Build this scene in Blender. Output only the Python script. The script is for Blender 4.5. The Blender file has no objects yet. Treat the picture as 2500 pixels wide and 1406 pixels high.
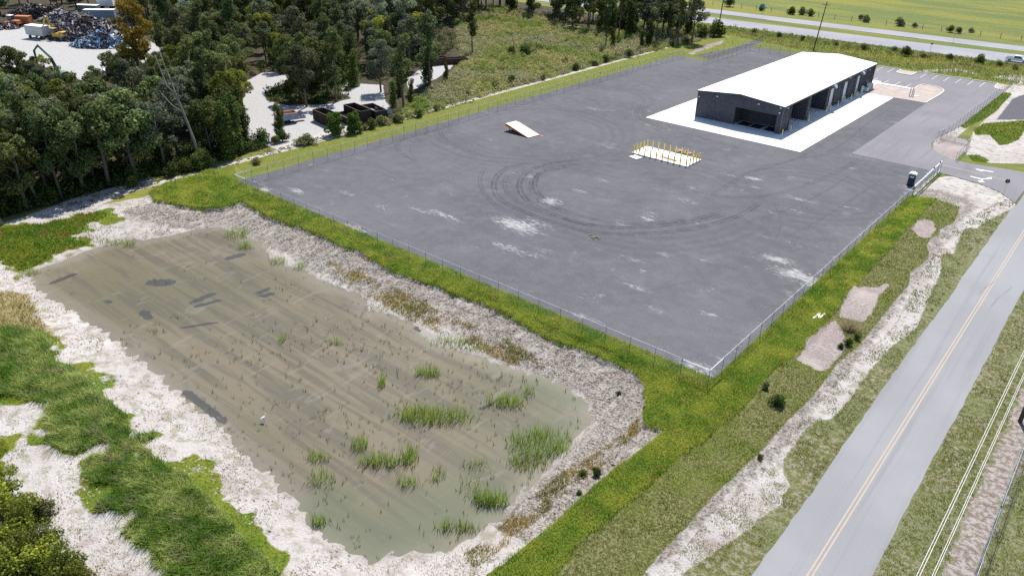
import bpy, math, random
import numpy as np
from mathutils import Vector, Matrix
R = math.radians
sc = bpy.context.scene
COL = sc.collection

# ---------------------------------------------------------------- camera, world, sun
CAM_H = 45.0
FPX = 1889.1                       # focal length in pixels of a 2500 wide frame
PITCH, ROLL, YAW = 0.48811, 0.026247, 0.682024
def cam_axes():
    cp, sp = math.cos(PITCH), math.sin(PITCH)
    F = np.array([0, cp, -sp]); U = np.array([0, sp, cp]); X = np.array([1, 0, 0.])
    cr, sr = math.cos(ROLL), math.sin(ROLL)
    X2 = cr*X + sr*U; U2 = -sr*X + cr*U
    cy, sy = math.cos(YAW), math.sin(YAW)
    M = np.array([[cy, -sy, 0], [sy, cy, 0], [0, 0, 1]])
    return M@X2, M@U2, M@F
AX, AU, AF = cam_axes()
cam = bpy.data.cameras.new('camera'); camo = bpy.data.objects.new('camera', cam); COL.objects.link(camo)
camo.matrix_world = Matrix(((AX[0], AU[0], -AF[0], 0), (AX[1], AU[1], -AF[1], 0), (AX[2], AU[2], -AF[2], CAM_H), (0, 0, 0, 1)))
cam.sensor_width = 36; cam.lens = FPX/2500*36; cam.clip_end = 6000; cam.clip_start = .5
sc.camera = camo
w = bpy.data.worlds.new('World'); sc.world = w; w.use_nodes = True
nt = w.node_tree; bg = nt.nodes['Background']; sky = nt.nodes.new('ShaderNodeTexSky')
SUN = np.array([-0.30, 0.62, 1.0]); SUN /= np.linalg.norm(SUN)
sky.sky_type = 'NISHITA'; sky.sun_disc = False
sky.sun_elevation = math.asin(SUN[2]); sky.sun_rotation = math.atan2(SUN[0], SUN[1])
sky.air_density = 1.0; sky.dust_density = 0.6; sky.ozone_density = 1.6
nt.links.new(sky.outputs[0], bg.inputs[0]); bg.inputs[1].default_value = 0.105
sl = bpy.data.lights.new('sun', 'SUN'); sl.energy = 4.9; sl.angle = R(.53); sl.color = (1, .955, .89)
so = bpy.data.objects.new('sun', sl); COL.objects.link(so)
so.rotation_euler = Vector(SUN).to_track_quat('Z', 'Y').to_euler(); so.location = (0, 0, 120)
vs = sc.view_settings; vs.view_transform = 'Standard'; vs.look = 'None'; vs.gamma = 1; vs.exposure = 0.76
cy_ = sc.cycles; cy_.max_bounces = 5; cy_.diffuse_bounces = 3; cy_.glossy_bounces = 2; cy_.transmission_bounces = 3
cy_.transparent_max_bounces = 16; cy_.caustics_reflective = False; cy_.caustics_refractive = False
cy_.use_denoising = False

def G(x, y, z=0.):
    """a point of the ground at height z, read from where it stands in the photograph"""
    d = AX*(x-1250) + AU*(703-y) + AF*FPX
    t = (z-CAM_H)/d[2]
    return np.array([d[0]*t, d[1]*t])
def P2(x, y, z=0.):
    p = np.array([x, y, z-CAM_H]); wv = p@AF
    return 1250+FPX*(p@AX)/wv, 703-FPX*(p@AU)/wv
def ZP(ox, oy, s, pts, z=0.): return [tuple(G(ox+a/s, oy+b/s, z)) for a, b in pts]
def GP(pts, z=0.): return [tuple(G(a, b, z)) for a, b in pts]

# ---------------------------------------------------------------- helpers
rng = np.random.default_rng(7)
def vnoise(x, y, s=1., seed=0):
    x = np.asarray(x, float)/s; y = np.asarray(y, float)/s
    xi = np.floor(x).astype(np.int64); yi = np.floor(y).astype(np.int64); fx = x-xi; fy = y-yi
    fx = fx*fx*(3-2*fx); fy = fy*fy*(3-2*fy)
    def h(a, b):
        n = (a*374761393 + b*668265263 + seed*974634777) & 0xffffffff
        n = ((n ^ (n >> 13))*1274126177) & 0xffffffff
        return ((n ^ (n >> 16)) & 0xffff)/65535.
    a = h(xi, yi); b = h(xi+1, yi); c = h(xi, yi+1); d = h(xi+1, yi+1)
    return (a*(1-fx)+b*fx)*(1-fy) + (c*(1-fx)+d*fx)*fy
def fbm(x, y, s, seed=0, o=3):
    r = 0; a = 1; t = 0
    for k in range(o):
        r = r + a*vnoise(x, y, s/2**k, seed+k*17); t += a; a *= .5
    return r/t
def sdf(poly, x, y):
    P = np.asarray(poly, float); x = np.asarray(x, float); y = np.asarray(y, float)
    d = np.full(x.shape, 1e9); ins = np.zeros(x.shape, bool)
    for i in range(len(P)):
        ax, ay = P[i]; bx, by = P[(i+1) % len(P)]
        ex, ey = bx-ax, by-ay; L = ex*ex+ey*ey+1e-12
        t = np.clip(((x-ax)*ex+(y-ay)*ey)/L, 0, 1)
        d = np.minimum(d, (x-ax-t*ex)**2+(y-ay-t*ey)**2)
        c = ((ay > y) != (by > y)) & (x < (bx-ax)*(y-ay)/(by-ay+1e-12)+ax)
        ins ^= c
    d = np.sqrt(d)
    return np.where(ins, d, -d)
def usdf(polys, x, y):
    r = sdf(polys[0], x, y)
    for p in polys[1:]: r = np.maximum(r, sdf(p, x, y))
    return r
def in_box(poly):
    P = np.asarray(poly); return P[:, 0].min(), P[:, 0].max(), P[:, 1].min(), P[:, 1].max()

def tag(o, label=None, cat=None, group=None, kind=None):
    if label: o['label'] = label
    if cat: o['category'] = cat
    if group: o['group'] = group
    if kind: o['kind'] = kind
    return o
def empty(name, loc=(0, 0, 0), rz=0, label=None, cat=None, group=None):
    o = bpy.data.objects.new(name, None); COL.objects.link(o); o.location = loc; o.rotation_euler = (0, 0, rz)
    return tag(o, label, cat, group)
def link(name, me, parent=None, mat=None):
    if mat is not None and not me.materials: me.materials.append(mat)
    o = bpy.data.objects.new(name, me); COL.objects.link(o)
    if parent is not None: o.parent = parent
    return o
def npmesh(name, V, F, attrs=None, cols=None, smooth=False):
    """V (n,3), F (m,k) numpy"""
    me = bpy.data.meshes.new(name); V = np.asarray(V, np.float32); F = np.asarray(F, np.int32); k = F.shape[1]
    me.vertices.add(len(V)); me.vertices.foreach_set('co', V.ravel())
    me.loops.add(F.size); me.loops.foreach_set('vertex_index', F.ravel())
    me.polygons.add(len(F)); me.polygons.foreach_set('loop_start', np.arange(0, F.size, k, dtype=np.int32))
    if smooth: me.polygons.foreach_set('use_smooth', np.ones(len(F), bool))
    me.update(calc_edges=True)
    for n, a in (attrs or {}).items():
        at = me.attributes.new(n, 'FLOAT', 'POINT'); at.data.foreach_set('value', np.asarray(a, np.float32))
    if cols is not None:
        at = me.attributes.new('tint', 'FLOAT_COLOR', 'POINT')
        c = np.ones((len(V), 4), np.float32); c[:, :3] = cols; at.data.foreach_set('color', c.ravel())
    return me
class MB:
    def __init__(s): s.v = []; s.f = []
    def add(s, vs_, fs_):
        n = len(s.v); s.v += [tuple(map(float, p)) for p in vs_]; s.f += [tuple(i+n for i in q) for q in fs_]; return s
    def box(s, c, d, rz=0., tilt=None):
        hx, hy, hz = d[0]/2, d[1]/2, d[2]/2; cs, sn = math.cos(rz), math.sin(rz); o = []
        for z in (-hz, hz):
            for x, y in ((-hx, -hy), (hx, -hy), (hx, hy), (-hx, hy)):
                p = Vector((x, y, z))
                if tilt is not None: p = tilt @ p
                o.append((c[0]+p.x*cs-p.y*sn, c[1]+p.x*sn+p.y*cs, c[2]+p.z))
        return s.add(o, [(3, 2, 1, 0), (4, 5, 6, 7), (0, 1, 5, 4), (1, 2, 6, 5), (2, 3, 7, 6), (3, 0, 4, 7)])
    def bb(s, x0, x1, y0, y1, z0, z1): return s.box(((x0+x1)/2, (y0+y1)/2, (z0+z1)/2), (x1-x0, y1-y0, z1-z0))
    def tube(s, pts, r, n=8, cap=True):
        pts = [Vector(p) for p in pts]; rs = r if isinstance(r, (list, tuple)) else [r]*len(pts); o = []; fs = []
        for i, p in enumerate(pts):
            d = (pts[min(i+1, len(pts)-1)]-pts[max(i-1, 0)]).normalized()
            u = d.cross(Vector((0, 0, 1)));
            if u.length < .1: u = d.cross(Vector((1, 0, 0)))
            u.normalize(); v = d.cross(u)
            for k in range(n):
                a = 2*math.pi*k/n; o.append(p+(u*math.cos(a)+v*math.sin(a))*rs[i])
        for i in range(len(pts)-1):
            for k in range(n):
                fs.append((i*n+k, i*n+(k+1) % n, (i+1)*n+(k+1) % n, (i+1)*n+k))
        if cap: fs += [tuple(range(n))[::-1], tuple((len(pts)-1)*n+k for k in range(n))]
        return s.add(o, fs)
    def prism(s, poly, z0, z1):
        a = sum(poly[i][0]*poly[(i+1) % len(poly)][1]-poly[(i+1) % len(poly)][0]*poly[i][1] for i in range(len(poly)))
        if a < 0: poly = poly[::-1]
        n = len(poly)
        return s.add([(x, y, z0) for x, y in poly]+[(x, y, z1) for x, y in poly],
                     [tuple(range(n))[::-1], tuple(range(n, 2*n))]+[(i, (i+1) % n, n+(i+1) % n, n+i) for i in range(n)])
    def profile(s, pts, y0, y1):
        """extrude an (x,z) outline along y"""
        a = sum(pts[i][0]*pts[(i+1) % len(pts)][1]-pts[(i+1) % len(pts)][0]*pts[i][1] for i in range(len(pts)))
        if a < 0: pts = pts[::-1]
        n = len(pts)
        return s.add([(x, y0, z) for x, z in pts]+[(x, y1, z) for x, z in pts],
                     [tuple(range(n)), tuple(range(n, 2*n))[::-1]]+[((i+1) % n, i, n+i, n+(i+1) % n) for i in range(n)])
    def build(s, name, mat, parent=None, bevel=0, smooth=False):
        me = bpy.data.meshes.new(name); me.from_pydata(s.v, [], s.f); me.update()
        if smooth: me.polygons.foreach_set('use_smooth', [True]*len(me.polygons))
        o = link(name, me, parent, mat)
        if bevel:
            m = o.modifiers.new('b', 'BEVEL'); m.width = bevel; m.segments = 2; m.limit_method = 'ANGLE'
        return o
def catmull(pts, n=8):
    P = [np.array(p, float) for p in pts]; P = [2*P[0]-P[1]]+P+[2*P[-1]-P[-2]]; o = []
    for i in range(1, len(P)-2):
        for k in range(n):
            t = k/n; a, b, c, d = P[i-1:i+3]
            o.append(.5*((2*b)+(-a+c)*t+(2*a-5*b+4*c-d)*t*t+(-a+3*b-3*c+d)*t**3))
    o.append(P[-2]); return o

# ---------------------------------------------------------------- materials
class NM:
    def __init__(s, name, rough=.8, spec=.3):
        s.m = bpy.data.materials.new(name); s.m.use_nodes = True; s.t = s.m.node_tree; s.b = s.t.nodes['Principled BSDF']
        s.b.inputs['Roughness'].default_value = rough; s.b.inputs['Specular IOR Level'].default_value = spec
        s._p = None
    def n(s, t, **k):
        x = s.t.nodes.new(t)
        for a, b in k.items(): setattr(x, a, b)
        return x
    def put(s, inp, v):
        if isinstance(v, bpy.types.NodeSocket): s.t.links.new(v, inp)
        elif isinstance(v, (tuple, list)) and inp.type == 'RGBA': inp.default_value = (*v[:3], 1)
        else: inp.default_value = v
    def pos(s):
        if s._p is None: s._p = s.n('ShaderNodeNewGeometry').outputs['Position']
        return s._p
    def obj(s): return s.n('ShaderNodeTexCoord').outputs['Object']
    def mapv(s, v, scale=(1, 1, 1), rot=(0, 0, 0), loc=(0, 0, 0)):
        m = s.n('ShaderNodeMapping'); s.put(m.inputs[0], v); m.inputs['Scale'].default_value = scale
        m.inputs['Rotation'].default_value = rot; m.inputs['Location'].default_value = loc; return m.outputs[0]
    def noise(s, scale, det=3, rough=.55, v=None, dist=0):
        x = s.n('ShaderNodeTexNoise'); s.put(x.inputs['Vector'], v if v is not None else s.pos())
        x.inputs['Scale'].default_value = scale; x.inputs['Detail'].default_value = det; x.inputs['Roughness'].default_value = rough
        x.inputs['Distortion'].default_value = dist; return x.outputs['Fac']
    def voro(s, scale, v=None, out='Distance'):
        x = s.n('ShaderNodeTexVoronoi'); s.put(x.inputs['Vector'], v if v is not None else s.pos()); x.inputs['Scale'].default_value = scale
        return x.outputs[out]
    def math(s, op, a, b=0., c=None, clamp=False):
        x = s.n('ShaderNodeMath', operation=op, use_clamp=clamp); s.put(x.inputs[0], a); s.put(x.inputs[1], b)
        if c is not None: s.put(x.inputs[2], c)
        return x.outputs[0]
    def rmp(s, v, a, b, lo=0., hi=1.):
        x = s.n('ShaderNodeMapRange'); x.interpolation_type = 'SMOOTHSTEP'; s.put(x.inputs[0], v)
        for i, q in zip((1, 2, 3, 4), (a, b, lo, hi)): x.inputs[i].default_value = q
        return x.outputs[0]
    def mix(s, f, a, b, mode='MIX'):
        x = s.n('ShaderNodeMix', data_type='RGBA', blend_type=mode)
        s.put(x.inputs[0], f); s.put(x.inputs[6], a); s.put(x.inputs[7], b); return x.outputs[2]
    def attr(s, name, out='Fac'):
        x = s.n('ShaderNodeAttribute', attribute_name=name); return x.outputs[out]
    def bump(s, h, strength=.5, dist=.1):
        x = s.n('ShaderNodeBump'); s.put(x.inputs['Height'], h); x.inputs['Strength'].default_value = strength; x.inputs['Distance'].default_value = dist
        s.t.links.new(x.outputs[0], s.b.inputs['Normal'])
    def color(s, c): s.put(s.b.inputs['Base Color'], c); return s
def flat(name, c, rough=.6, metal=0., var=.12, scale=3., spec=.3):
    """plain material with slight wear-like mottling"""
    M = NM(name, rough, spec); nz = M.noise(scale, 4, .6, M.obj())
    M.color(M.mix(M.rmp(nz, .3, .7), tuple(x*(1-var) for x in c), tuple(min(1, x*(1+var)) for x in c)))
    M.b.inputs['Metallic'].default_value = metal; return M.m
def leafmat(name, trans=.35, objvar=.0):
    M = NM(name, .8, .1); t = M.attr('tint', 'Color')
    if objvar:
        r = M.n('ShaderNodeObjectInfo').outputs['Random']
        t = M.mix(M.rmp(r, 0, 1, 0, objvar), t, (.10, .085, .02))
        r2 = M.math('FRACT', M.math('MULTIPLY', r, 17.3)); t = M.mix(1., t, M.n('ShaderNodeCombineColor').outputs[0], 'MULTIPLY') if False else t
        b = M.n('ShaderNodeBrightContrast'); hs = M.n('ShaderNodeHueSaturation'); M.put(hs.inputs['Color'], t); M.put(hs.inputs['Value'], M.rmp(r2, 0, 1, .75, 1.6)); t = hs.outputs[0]
        M.t.nodes.remove(b)
    M.color(t); tr = M.n('ShaderNodeBsdfTranslucent'); M.put(tr.inputs[0], t); mx = M.n('ShaderNodeMixShader'); mx.inputs[0].default_value = trans
    M.t.links.new(M.b.outputs[0], mx.inputs[1]); M.t.links.new(tr.outputs[0], mx.inputs[2])
    M.t.links.new(mx.outputs[0], M.t.nodes['Material Output'].inputs[0]); return M.m
m_grass = leafmat('grass_blades', .4); m_leaf = leafmat('leaves', .32, .45); m_leafp = leafmat('leaves_plain', .3)
m_bark = flat('bark', (.12, .10, .085), .9, var=.35, scale=6)
m_dead = flat('dead_wood', (.22, .20, .185), .9, var=.3, scale=6)
m_white = flat('white_paint', (.78, .78, .78), .5, var=.05); m_yellow = flat('yellow_paint', (.82, .60, .04), .45, var=.06)
m_galv = flat('galvanised_steel', (.42, .44, .47), .4, .6, .12); m_dark = flat('dark_steel', (.03, .03, .035), .5, .2)
m_wood = flat('pole_wood', (.07, .055, .045), .9, var=.3, scale=5); m_tan = flat('timber', (.42, .25, .13), .8, var=.2)

# ---------------------------------------------------------------- zones of the ground
WZ = -1.25
POND = GP([(62, 668), (180, 632), (240, 606), (320, 588), (345, 592), (420, 580), (470, 566), (520, 556), (560, 560), (620, 590), (660, 632), (742, 668), (800, 703), (870, 722), (890, 765), (945, 768), (1000, 790), (1033, 818),
           (1083, 850), (1140, 865), (1193, 885), (1264, 908), (1335, 930), (1390, 957), (1425, 985), (1430, 1030), (1390, 1080), (1350, 1135), (1270, 1200), (1200, 1262), (1140, 1305), (1075, 1340), (1010, 1345),
           (960, 1352), (905, 1372), (850, 1335), (800, 1300), (745, 1232), (660, 1150), (560, 1058), (470, 975), (380, 900), (270, 812), (170, 745), (100, 705)], WZ)
YARD = [(-110.2, 64.2), (-25.4, 64.4), (-25.9, 133.), (-25.6, 151.3), (-40.4, 151.3), (-40.4, 203.), (-47.8, 203.), (-55., 211.), (-55, 237), (-86.4, 237.5), (-100.2, 238.5), (-99.6, 208.8), (-110.1, 209.)]
ASPH = [(-40.4, 151.3), (-25.6, 151.3), (-21.6, 150.6), (-18.0, 149.8), (-14.5, 147.6), (-11.6, 143.5), (-11.4, 165.5), (-13.2, 162.5), (-16.6, 162.), (-20.7, 161.), (-24.6, 160.9), (-27.5, 162.9), (-29.6, 165.4), (-30.7, 169.),
        (-31.0, 174.), (-29.5, 186.), (-29.2, 200.), (-28.8, 239.2), (-62, 238.4), (-62, 210.), (-47.7, 203.), (-40.4, 203.)]
ROADW = [(-11.5, -200), (-4.9, -200), (-4.9, 420), (-11.5, 420)]
HW1 = [(-700, 255.), (-108.7, 270.2), (-37.5, 273.4), (300, 285), (300, 312), (-34.3, 290.), (-114.7, 284.), (-700, 266)]
HW2 = [(-700, 273), (-119.1, 294.), (-35.4, 297.2), (300, 316), (300, 328), (-37.1, 307.3), (-123.2, 303.6), (-700, 283)]
z6 = (2000, 300, 4.394); z7 = (1850, 550, 3.125); zl = (0, 800, 2.32); zu = (0, 380, 3.124); zr = (1300, 950, 3.083); zm = (1250, 700, 2.812)
BERM = GP([(362, 474), (400, 455), (450, 438), (520, 418), (560, 410), (572, 408), (580, 436), (583, 440), (660, 478), (1000, 618), (1400, 786), (1735, 926), (1760, 905), (2000, 680), (2215, 482), (2234, 483), (2250, 487)]
          + [(2288, 489), (2265, 510), (2246, 530), (2195, 584), (2168, 621), (2130, 656), (2093, 702), (2040, 760), (2010, 800), (1940, 873), (1885, 915), (1850, 950), (1838, 979), (1786, 1025), (1722, 1080), (1660, 1120), (1624, 1157), (1576, 1200), (1507, 1258), (1455, 1300), (1420, 1325), (1365, 1406), (1300, 1480), (1130, 1480), (1190, 1406),
             (1260, 1345), (1330, 1290), (1400, 1230), (1440, 1190), (1500, 1140), (1560, 1100), (1618, 1056), (1592, 1044), (1568, 1033), (1572, 1002), (1575, 970), (1570, 942), (1552, 915), (1517, 896), (1463, 872), (1410, 850), (1357, 834), (1303, 811), (1247, 780), (1175, 743), (1112, 721), (1055, 697), (1005, 682), (944, 657), (891, 628), (870, 613), (838, 608), (802, 586), (749, 564), (685, 541), (631, 517), (589, 494), (545, 505), (470, 508), (410, 500), (375, 495)])
STRIP = [(-117.6, 62), (-111.5, 60), (-110.5, 209), (-110., 212), (-100.5, 212.), (-100.8, 240), (-86, 243), (-80, 250), (-112, 252), (-117.8, 225)]
LUSH2 = ZP(*zl, [(0, 0), (120, -30), (270, 40), (290, 110), (420, 210), (520, 290), (580, 380), (700, 440), (760, 560), (880, 570), (890, 640), (940, 770), (1050, 800), (1100, 870), (1180, 930), (1270, 1030), (1340, 1110), (1400, 1200), (1500, 1270), (1650, 1400), (1750, 1560), (850, 1560), (840, 1400),
                 (860, 1300), (780, 1230), (650, 1150), (680, 1060), (550, 1040), (540, 1000), (650, 920), (700, 890), (540, 880), (450, 830), (500, 740), (570, 690), (430, 710), (240, 660), (270, 560), (200, 430), (90, 380), (-100, 400), (-200, 0)])
LUSH3 = ZP(*zu, [(-60, 570), (100, 540), (300, 500), (430, 490), (500, 440), (800, 430), (820, 460), (650, 520), (600, 600), (690, 625), (400, 730), (150, 820), (-60, 810)])
LUSH4 = ZP(*zl, [(-60, 620), (20, 650), (50, 700), (10, 760), (-60, 800)])
GRN_R = ZP(*(1875, 0, 3.5152), [(2020, 790), (2095, 810), (1960, 950), (1900, 1000), (1780, 1060), (1690, 1110), (1650, 1085), (1800, 960)])
GRN_R2 = ZP(*(1875, 0, 3.5152), [(1760, 1120), (1850, 1060), (2000, 1050), (2197, 1035), (2500, 1000), (2500, 1200), (2197, 1130), (2150, 1200), (2060, 1240), (1990, 1250), (1900, 1160), (1780, 1160)])
GRN_R3 = ZP(*(1875, 0, 3.5152), [(1710, 1330), (1800, 1330), (1900, 1380), (1860, 1400), (1760, 1385)])
DULL = GP([(2288, 489), (2341, 507), (2341, 518), (2330, 540), (2321, 548), (2296, 560), (2290, 575), (2273, 582), (2262, 600), (2268, 618), (2266, 632), (2245, 650), (2222, 664), (2218, 697), (2185, 735), (2154, 774), (2125, 810), (2093, 848), (2042, 889), (2004, 944),
           (1962, 992), (1929, 1021), (1881, 1073), (1858, 1102), (1832, 1125), (1786, 1170), (1748, 1203), (1715, 1242), (1670, 1294), (1611, 1352), (1569, 1404), (1500, 1480), (1300, 1480), (1365, 1406), (1420, 1325), (1455, 1300), (1507, 1258),
           (1576, 1200), (1624, 1157), (1660, 1120), (1722, 1080), (1786, 1025), (1838, 979), (1850, 950), (1885, 915), (1940, 873), (2010, 800), (2040, 760), (2093, 702), (2130, 656), (2168, 621), (2195, 584), (2246, 530), (2265, 510)])
BARE = [ZP(*z7, [(720, 490), (800, 470), (900, 480), (990, 440), (1002, 465), (925, 540), (900, 600), (870, 670), (840, 720), (770, 748), (690, 720), (620, 700), (628, 620), (680, 540)]),
        ZP(*z7, [(500, 790), (600, 720), (640, 800), (670, 880), (662, 930), (640, 980), (590, 1040), (540, 1090), (480, 1118), (430, 1110), (380, 1075), (290, 1025), (350, 960), (360, 900), (440, 840)]),
        ZP(*z6, [(1050, 1060), (1130, 1045), (1220, 1065), (1245, 1150), (1190, 1240), (1120, 1245), (1060, 1225), (1030, 1180), (990, 1150)]),
        ZP(*(1875, 0, 3.5152), [(1420, 1200), (1480, 1150), (1700, 1200), (1740, 1260), (1600, 1380), (1480, 1330), (1410, 1290)]),
        ZP(*(1560, 80, 3.5152), [(420, 182), (560, 110), (740, 60), (700, 100), (560, 150), (450, 195)])]
SAND = [GP([(-500, 640), (0, 556), (250, 500), (365, 478), (450, 450), (560, 490), (640, 482), (1000, 640), (1300, 785), (1500, 868), (1600, 930), (1610, 1000), (1640, 1052), (1500, 1150), (1350, 1290), (1190, 1406), (1150, 1500), (500, 2200), (-900, 1500)]),
        [(-119.9, -20), (-118.3, -20), (-118.0, 62), (-117.6, 110), (-117.6, 218), (-118.9, 218), (-119.2, 110)],
        GP([(590, 205), (640, 178), (690, 176), (704, 196), (650, 225), (648, 245), (700, 258), (800, 256), (860, 240), (800, 214), (850, 203), (935, 208), (940, 245), (965, 280), (990, 290), (900, 318), (850, 335), (790, 345), (740, 362), (690, 372), (640, 350), (600, 335)]),
        GP([(990, 195), (1040, 160), (1120, 140), (1100, 168), (1070, 190), (1000, 225)]),
        GP([(-200, 85), (0, 72), (120, 62), (240, 70), (400, 110), (380, 150), (300, 160), (250, 190), (160, 200), (0, 160), (-200, 170)]),
        [(-30.4, 177), (-28.0, 177), (-27.6, 240), (-29.2, 240)],
        GP([(0, 550), (200, 478), (380, 430), (372, 448), (200, 520), (0, 590)]),
        ZP(*z6, [(1010, 800), (1060, 740), (1200, 650), (1290, 585), (1400, 572), (1500, 590), (1650, 640), (1880, 705), (1950, 640), (2090, 560), (2197, 560), (2190, 700), (2080, 780), (2110, 900), (1960, 970), (1780, 1060), (1700, 1130), (1560, 1130), (1500, 1250), (1440, 1406), (1150, 1406), (1250, 1160), (1290, 1000), (1510, 940), (1470, 880), (1290, 830)]),
        ZP(*z7, [(1560, -60), (1420, 100), (1340, 220), (1345, 350), (1230, 560), (1150, 760), (960, 900), (720, 1160), (640, 1290), (500, 1440), (300, 1440), (480, 1230), (600, 1060), (760, 930), (950, 700), (1150, 460), (1150, 370), (1300, 250), (1180, 60), (1350, -60)]),
        ZP(*zr, [(2158, 30), (2140, 130), (1960, 300), (1880, 420), (1790, 560), (1850, 700), (1790, 830), (1680, 890), (1560, 1000), (1400, 1100), (1250, 1200), (1100, 1290), (950, 1450), (800, 1450), (960, 1240), (1140, 1060), (1280, 900), (1380, 780), (1500, 680), (1640, 540), (1790, 380), (1940, 220), (2080, 60)]),
        ZP(*(1875, 0, 3.5152), [(1350, 620), (1640, 615), (2000, 680), (2100, 690), (2100, 780), (1960, 960), (1880, 1010), (1760, 1130), (1700, 1330), (1900, 1400), (2197, 1406), (2600, 1300), (2600, 700), (2100, 640), (1900, 665), (1640, 590), (1300, 600)])]
WEED = [[(-13.2, -60), (-11, -60), (-11, 300), (-13.2, 300)], GP([(2500, 480), (2440, 560), (2380, 600), (2280, 760), (2150, 950), (1990, 1180), (1900, 1350), (1860, 1450), (1560, 1480), (1700, 1300), (1880, 1120), (2020, 950), (2180, 800), (2260, 650), (2330, 560), (2420, 500)]),
        [(-4.9, -60), (40, -60), (40, 330), (-4.9, 330)]]
TRACK_R = [[(-.2, 30), (1.0, 30), (1.3, 60), (1.2, 84), (-.6, 84), (-.9, 60)]]
FOREST = [[(-121.3, -80), (-121.3, 76), (-123, 100), (-124, 118), (-138, 142), (-150, 162), (-175, 196), (-206, 240), (-150, 226), (-121, 226), (-118, 252), (-260, 262), (-460, 215), (-460, -80)]]
DRY = GP([(-30, 700), (60, 700), (90, 760), (150, 830), (60, 800), (0, 820), (-60, 860)])
SCRUBZ = GP([(925, 308), (1000, 294), (1250, 216), (1500, 151), (1650, 121), (1715, 103), (1690, 92), (1420, 72), (1400, 80), (1330, 45), (1200, 15), (1110, 50), (1120, 130), (1130, 155), (1080, 200), (1010, 240)])
DARKP = [GP([(1785, 118), (1850, 96), (1868, 100), (1830, 116), (1735, 147), (1700, 135)]), ZP(*(1875, 0, 3.5152), [(2100, 850), (2250, 790), (2400, 1000), (2197, 1030), (1960, 1030)])]
_wn = lambda x, y: (fbm(x, y, 5., 3)-.5)*1.6 + (fbm(x, y, 1.1, 9)-.5)*1.1
def terrain(x, y):
    sp = sdf(POND, x, y) + .35 + (fbm(x, y, 6., 3)-.5)*1.2 + (fbm(x*1.6+y*.3, y*.35, 1.0, 9)-.5)*1.6
    reg = sdf(SAND[0], x, y)
    bank = np.where(sp < 0, WZ+.02+np.minimum(-sp, 9)*.15 + np.clip(-sp-1, 0, 3)*(fbm(x, y, .9, 21)-.5)*.10, WZ-.03-np.minimum(sp, 3)*.12)
    bank = np.minimum(bank, .0)
    b = sdf(BERM, x, y)
    h = np.where(reg > 0, bank, 0.)
    k = np.clip((b+.12+(fbm(x, y, 1.5, 55)-.5)*.5)/.25, 0, 1); top = .02+.05*fbm(x, y, 1.3, 5)
    h = h*(1-k) + np.maximum(h+.45, np.minimum(top, h+.95))*k
    h = np.where((reg <= 0), np.maximum(h, -.02), h)
    cz_ = np.clip((b+5.5)/2., 0, 1)*np.clip(-b*2, 0, 1)*(reg > 0)*(y > 35); h = h+cz_*((fbm(x, y, .8, 41)-.5)*.40+(fbm(x*1.6, y*.5, 1.6, 43)-.5)*.35)
    d = sdf(DULL, x, y); kd = np.clip((d+.05)/.3, 0, 1)
    h = h + kd*.10*np.clip(np.minimum(-b, 1)+1, 0, 1)
    rel = (fbm(x, y, 2.2, 31)-.5)*.10
    hard = np.maximum(np.maximum(sdf(YARD, x, y), sdf(ASPH, x, y)), np.maximum(sdf(ROADW, x, y), np.maximum(sdf(HW1, x, y), sdf(HW2, x, y))))
    hard = np.maximum(hard, np.maximum(sdf([(-83, 144), (-46, 144), (-46, 218), (-83, 218)], x, y), -9))
    k2 = np.clip(-hard/.6, 0, 1); h = np.where(hard > 0, -.12, (h+rel)*k2 + (-.01)*(1-k2))
    return h

def patchy(x, y): return np.minimum(usdf([LUSH2, LUSH3, LUSH4], x, y), 2.1)+(fbm(x, y, 3.4, 88)-.5)*7+(fbm(x, y, 1.0, 89)-.5)*3+.45
# grid with fine cells where the camera is near
def axis(segs):
    o = [segs[0][0]]
    for a, b, st in segs: n = max(1, int(round((b-a)/st))); o += list(np.linspace(a, b, n+1)[1:])
    return np.array(o)
gx = axis([(-3000, -600, 120), (-600, -320, 14), (-320, -150, 2.), (-150, -112, .7), (-112, 14, .4), (14, 60, 3), (60, 900, 60), (900, 3000, 300)])
gy = axis([(-600, -60, 60), (-60, 10, 5), (10, 66, .3), (66, 160, .45), (160, 250, .9), (250, 340, 2), (340, 700, 12), (700, 3400, 150)])
X, Y = np.meshgrid(gx, gy); x = X.ravel(); y = Y.ravel()
nx, ny = len(gx), len(gy)
idx = np.arange(nx*ny).reshape(ny, nx)
F = np.stack([idx[:-1, :-1].ravel(), idx[:-1, 1:].ravel(), idx[1:, 1:].ravel(), idx[1:, :-1].ravel()], 1)
ZT = terrain(x, y)
A = dict(a_sand=np.maximum(usdf(SAND, x, y), usdf([SAND[8], SAND[9]], x, y)+.9), a_lush=np.maximum(sdf(BERM, x, y), usdf([GRN_R, GRN_R2, GRN_R3], x, y)), a_strip=sdf(STRIP, x, y), a_dull=sdf(DULL, x, y), a_bare=usdf(BARE, x, y),
         a_weed=usdf(WEED, x, y), a_forest=usdf(FOREST, x, y), a_pond=sdf(POND, x, y), a_dark=usdf(DARKP, x, y), a_dry=sdf(DRY, x, y), a_clod=np.where((y > 35) & (usdf([LUSH2, LUSH3, LUSH4], x, y) < -2) & (x > -112), 5.-np.abs(sdf(BERM, x, y)+.5), -8), a_trk=usdf(TRACK_R, x, y), a_scrub=sdf(SCRUBZ, x, y), a_lush2=patchy(x, y))
A = {k: np.clip(v, -8, 8) for k, v in A.items()}
gm = npmesh('ground', np.stack([x, y, ZT], 1), F, A, smooth=True)

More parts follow.
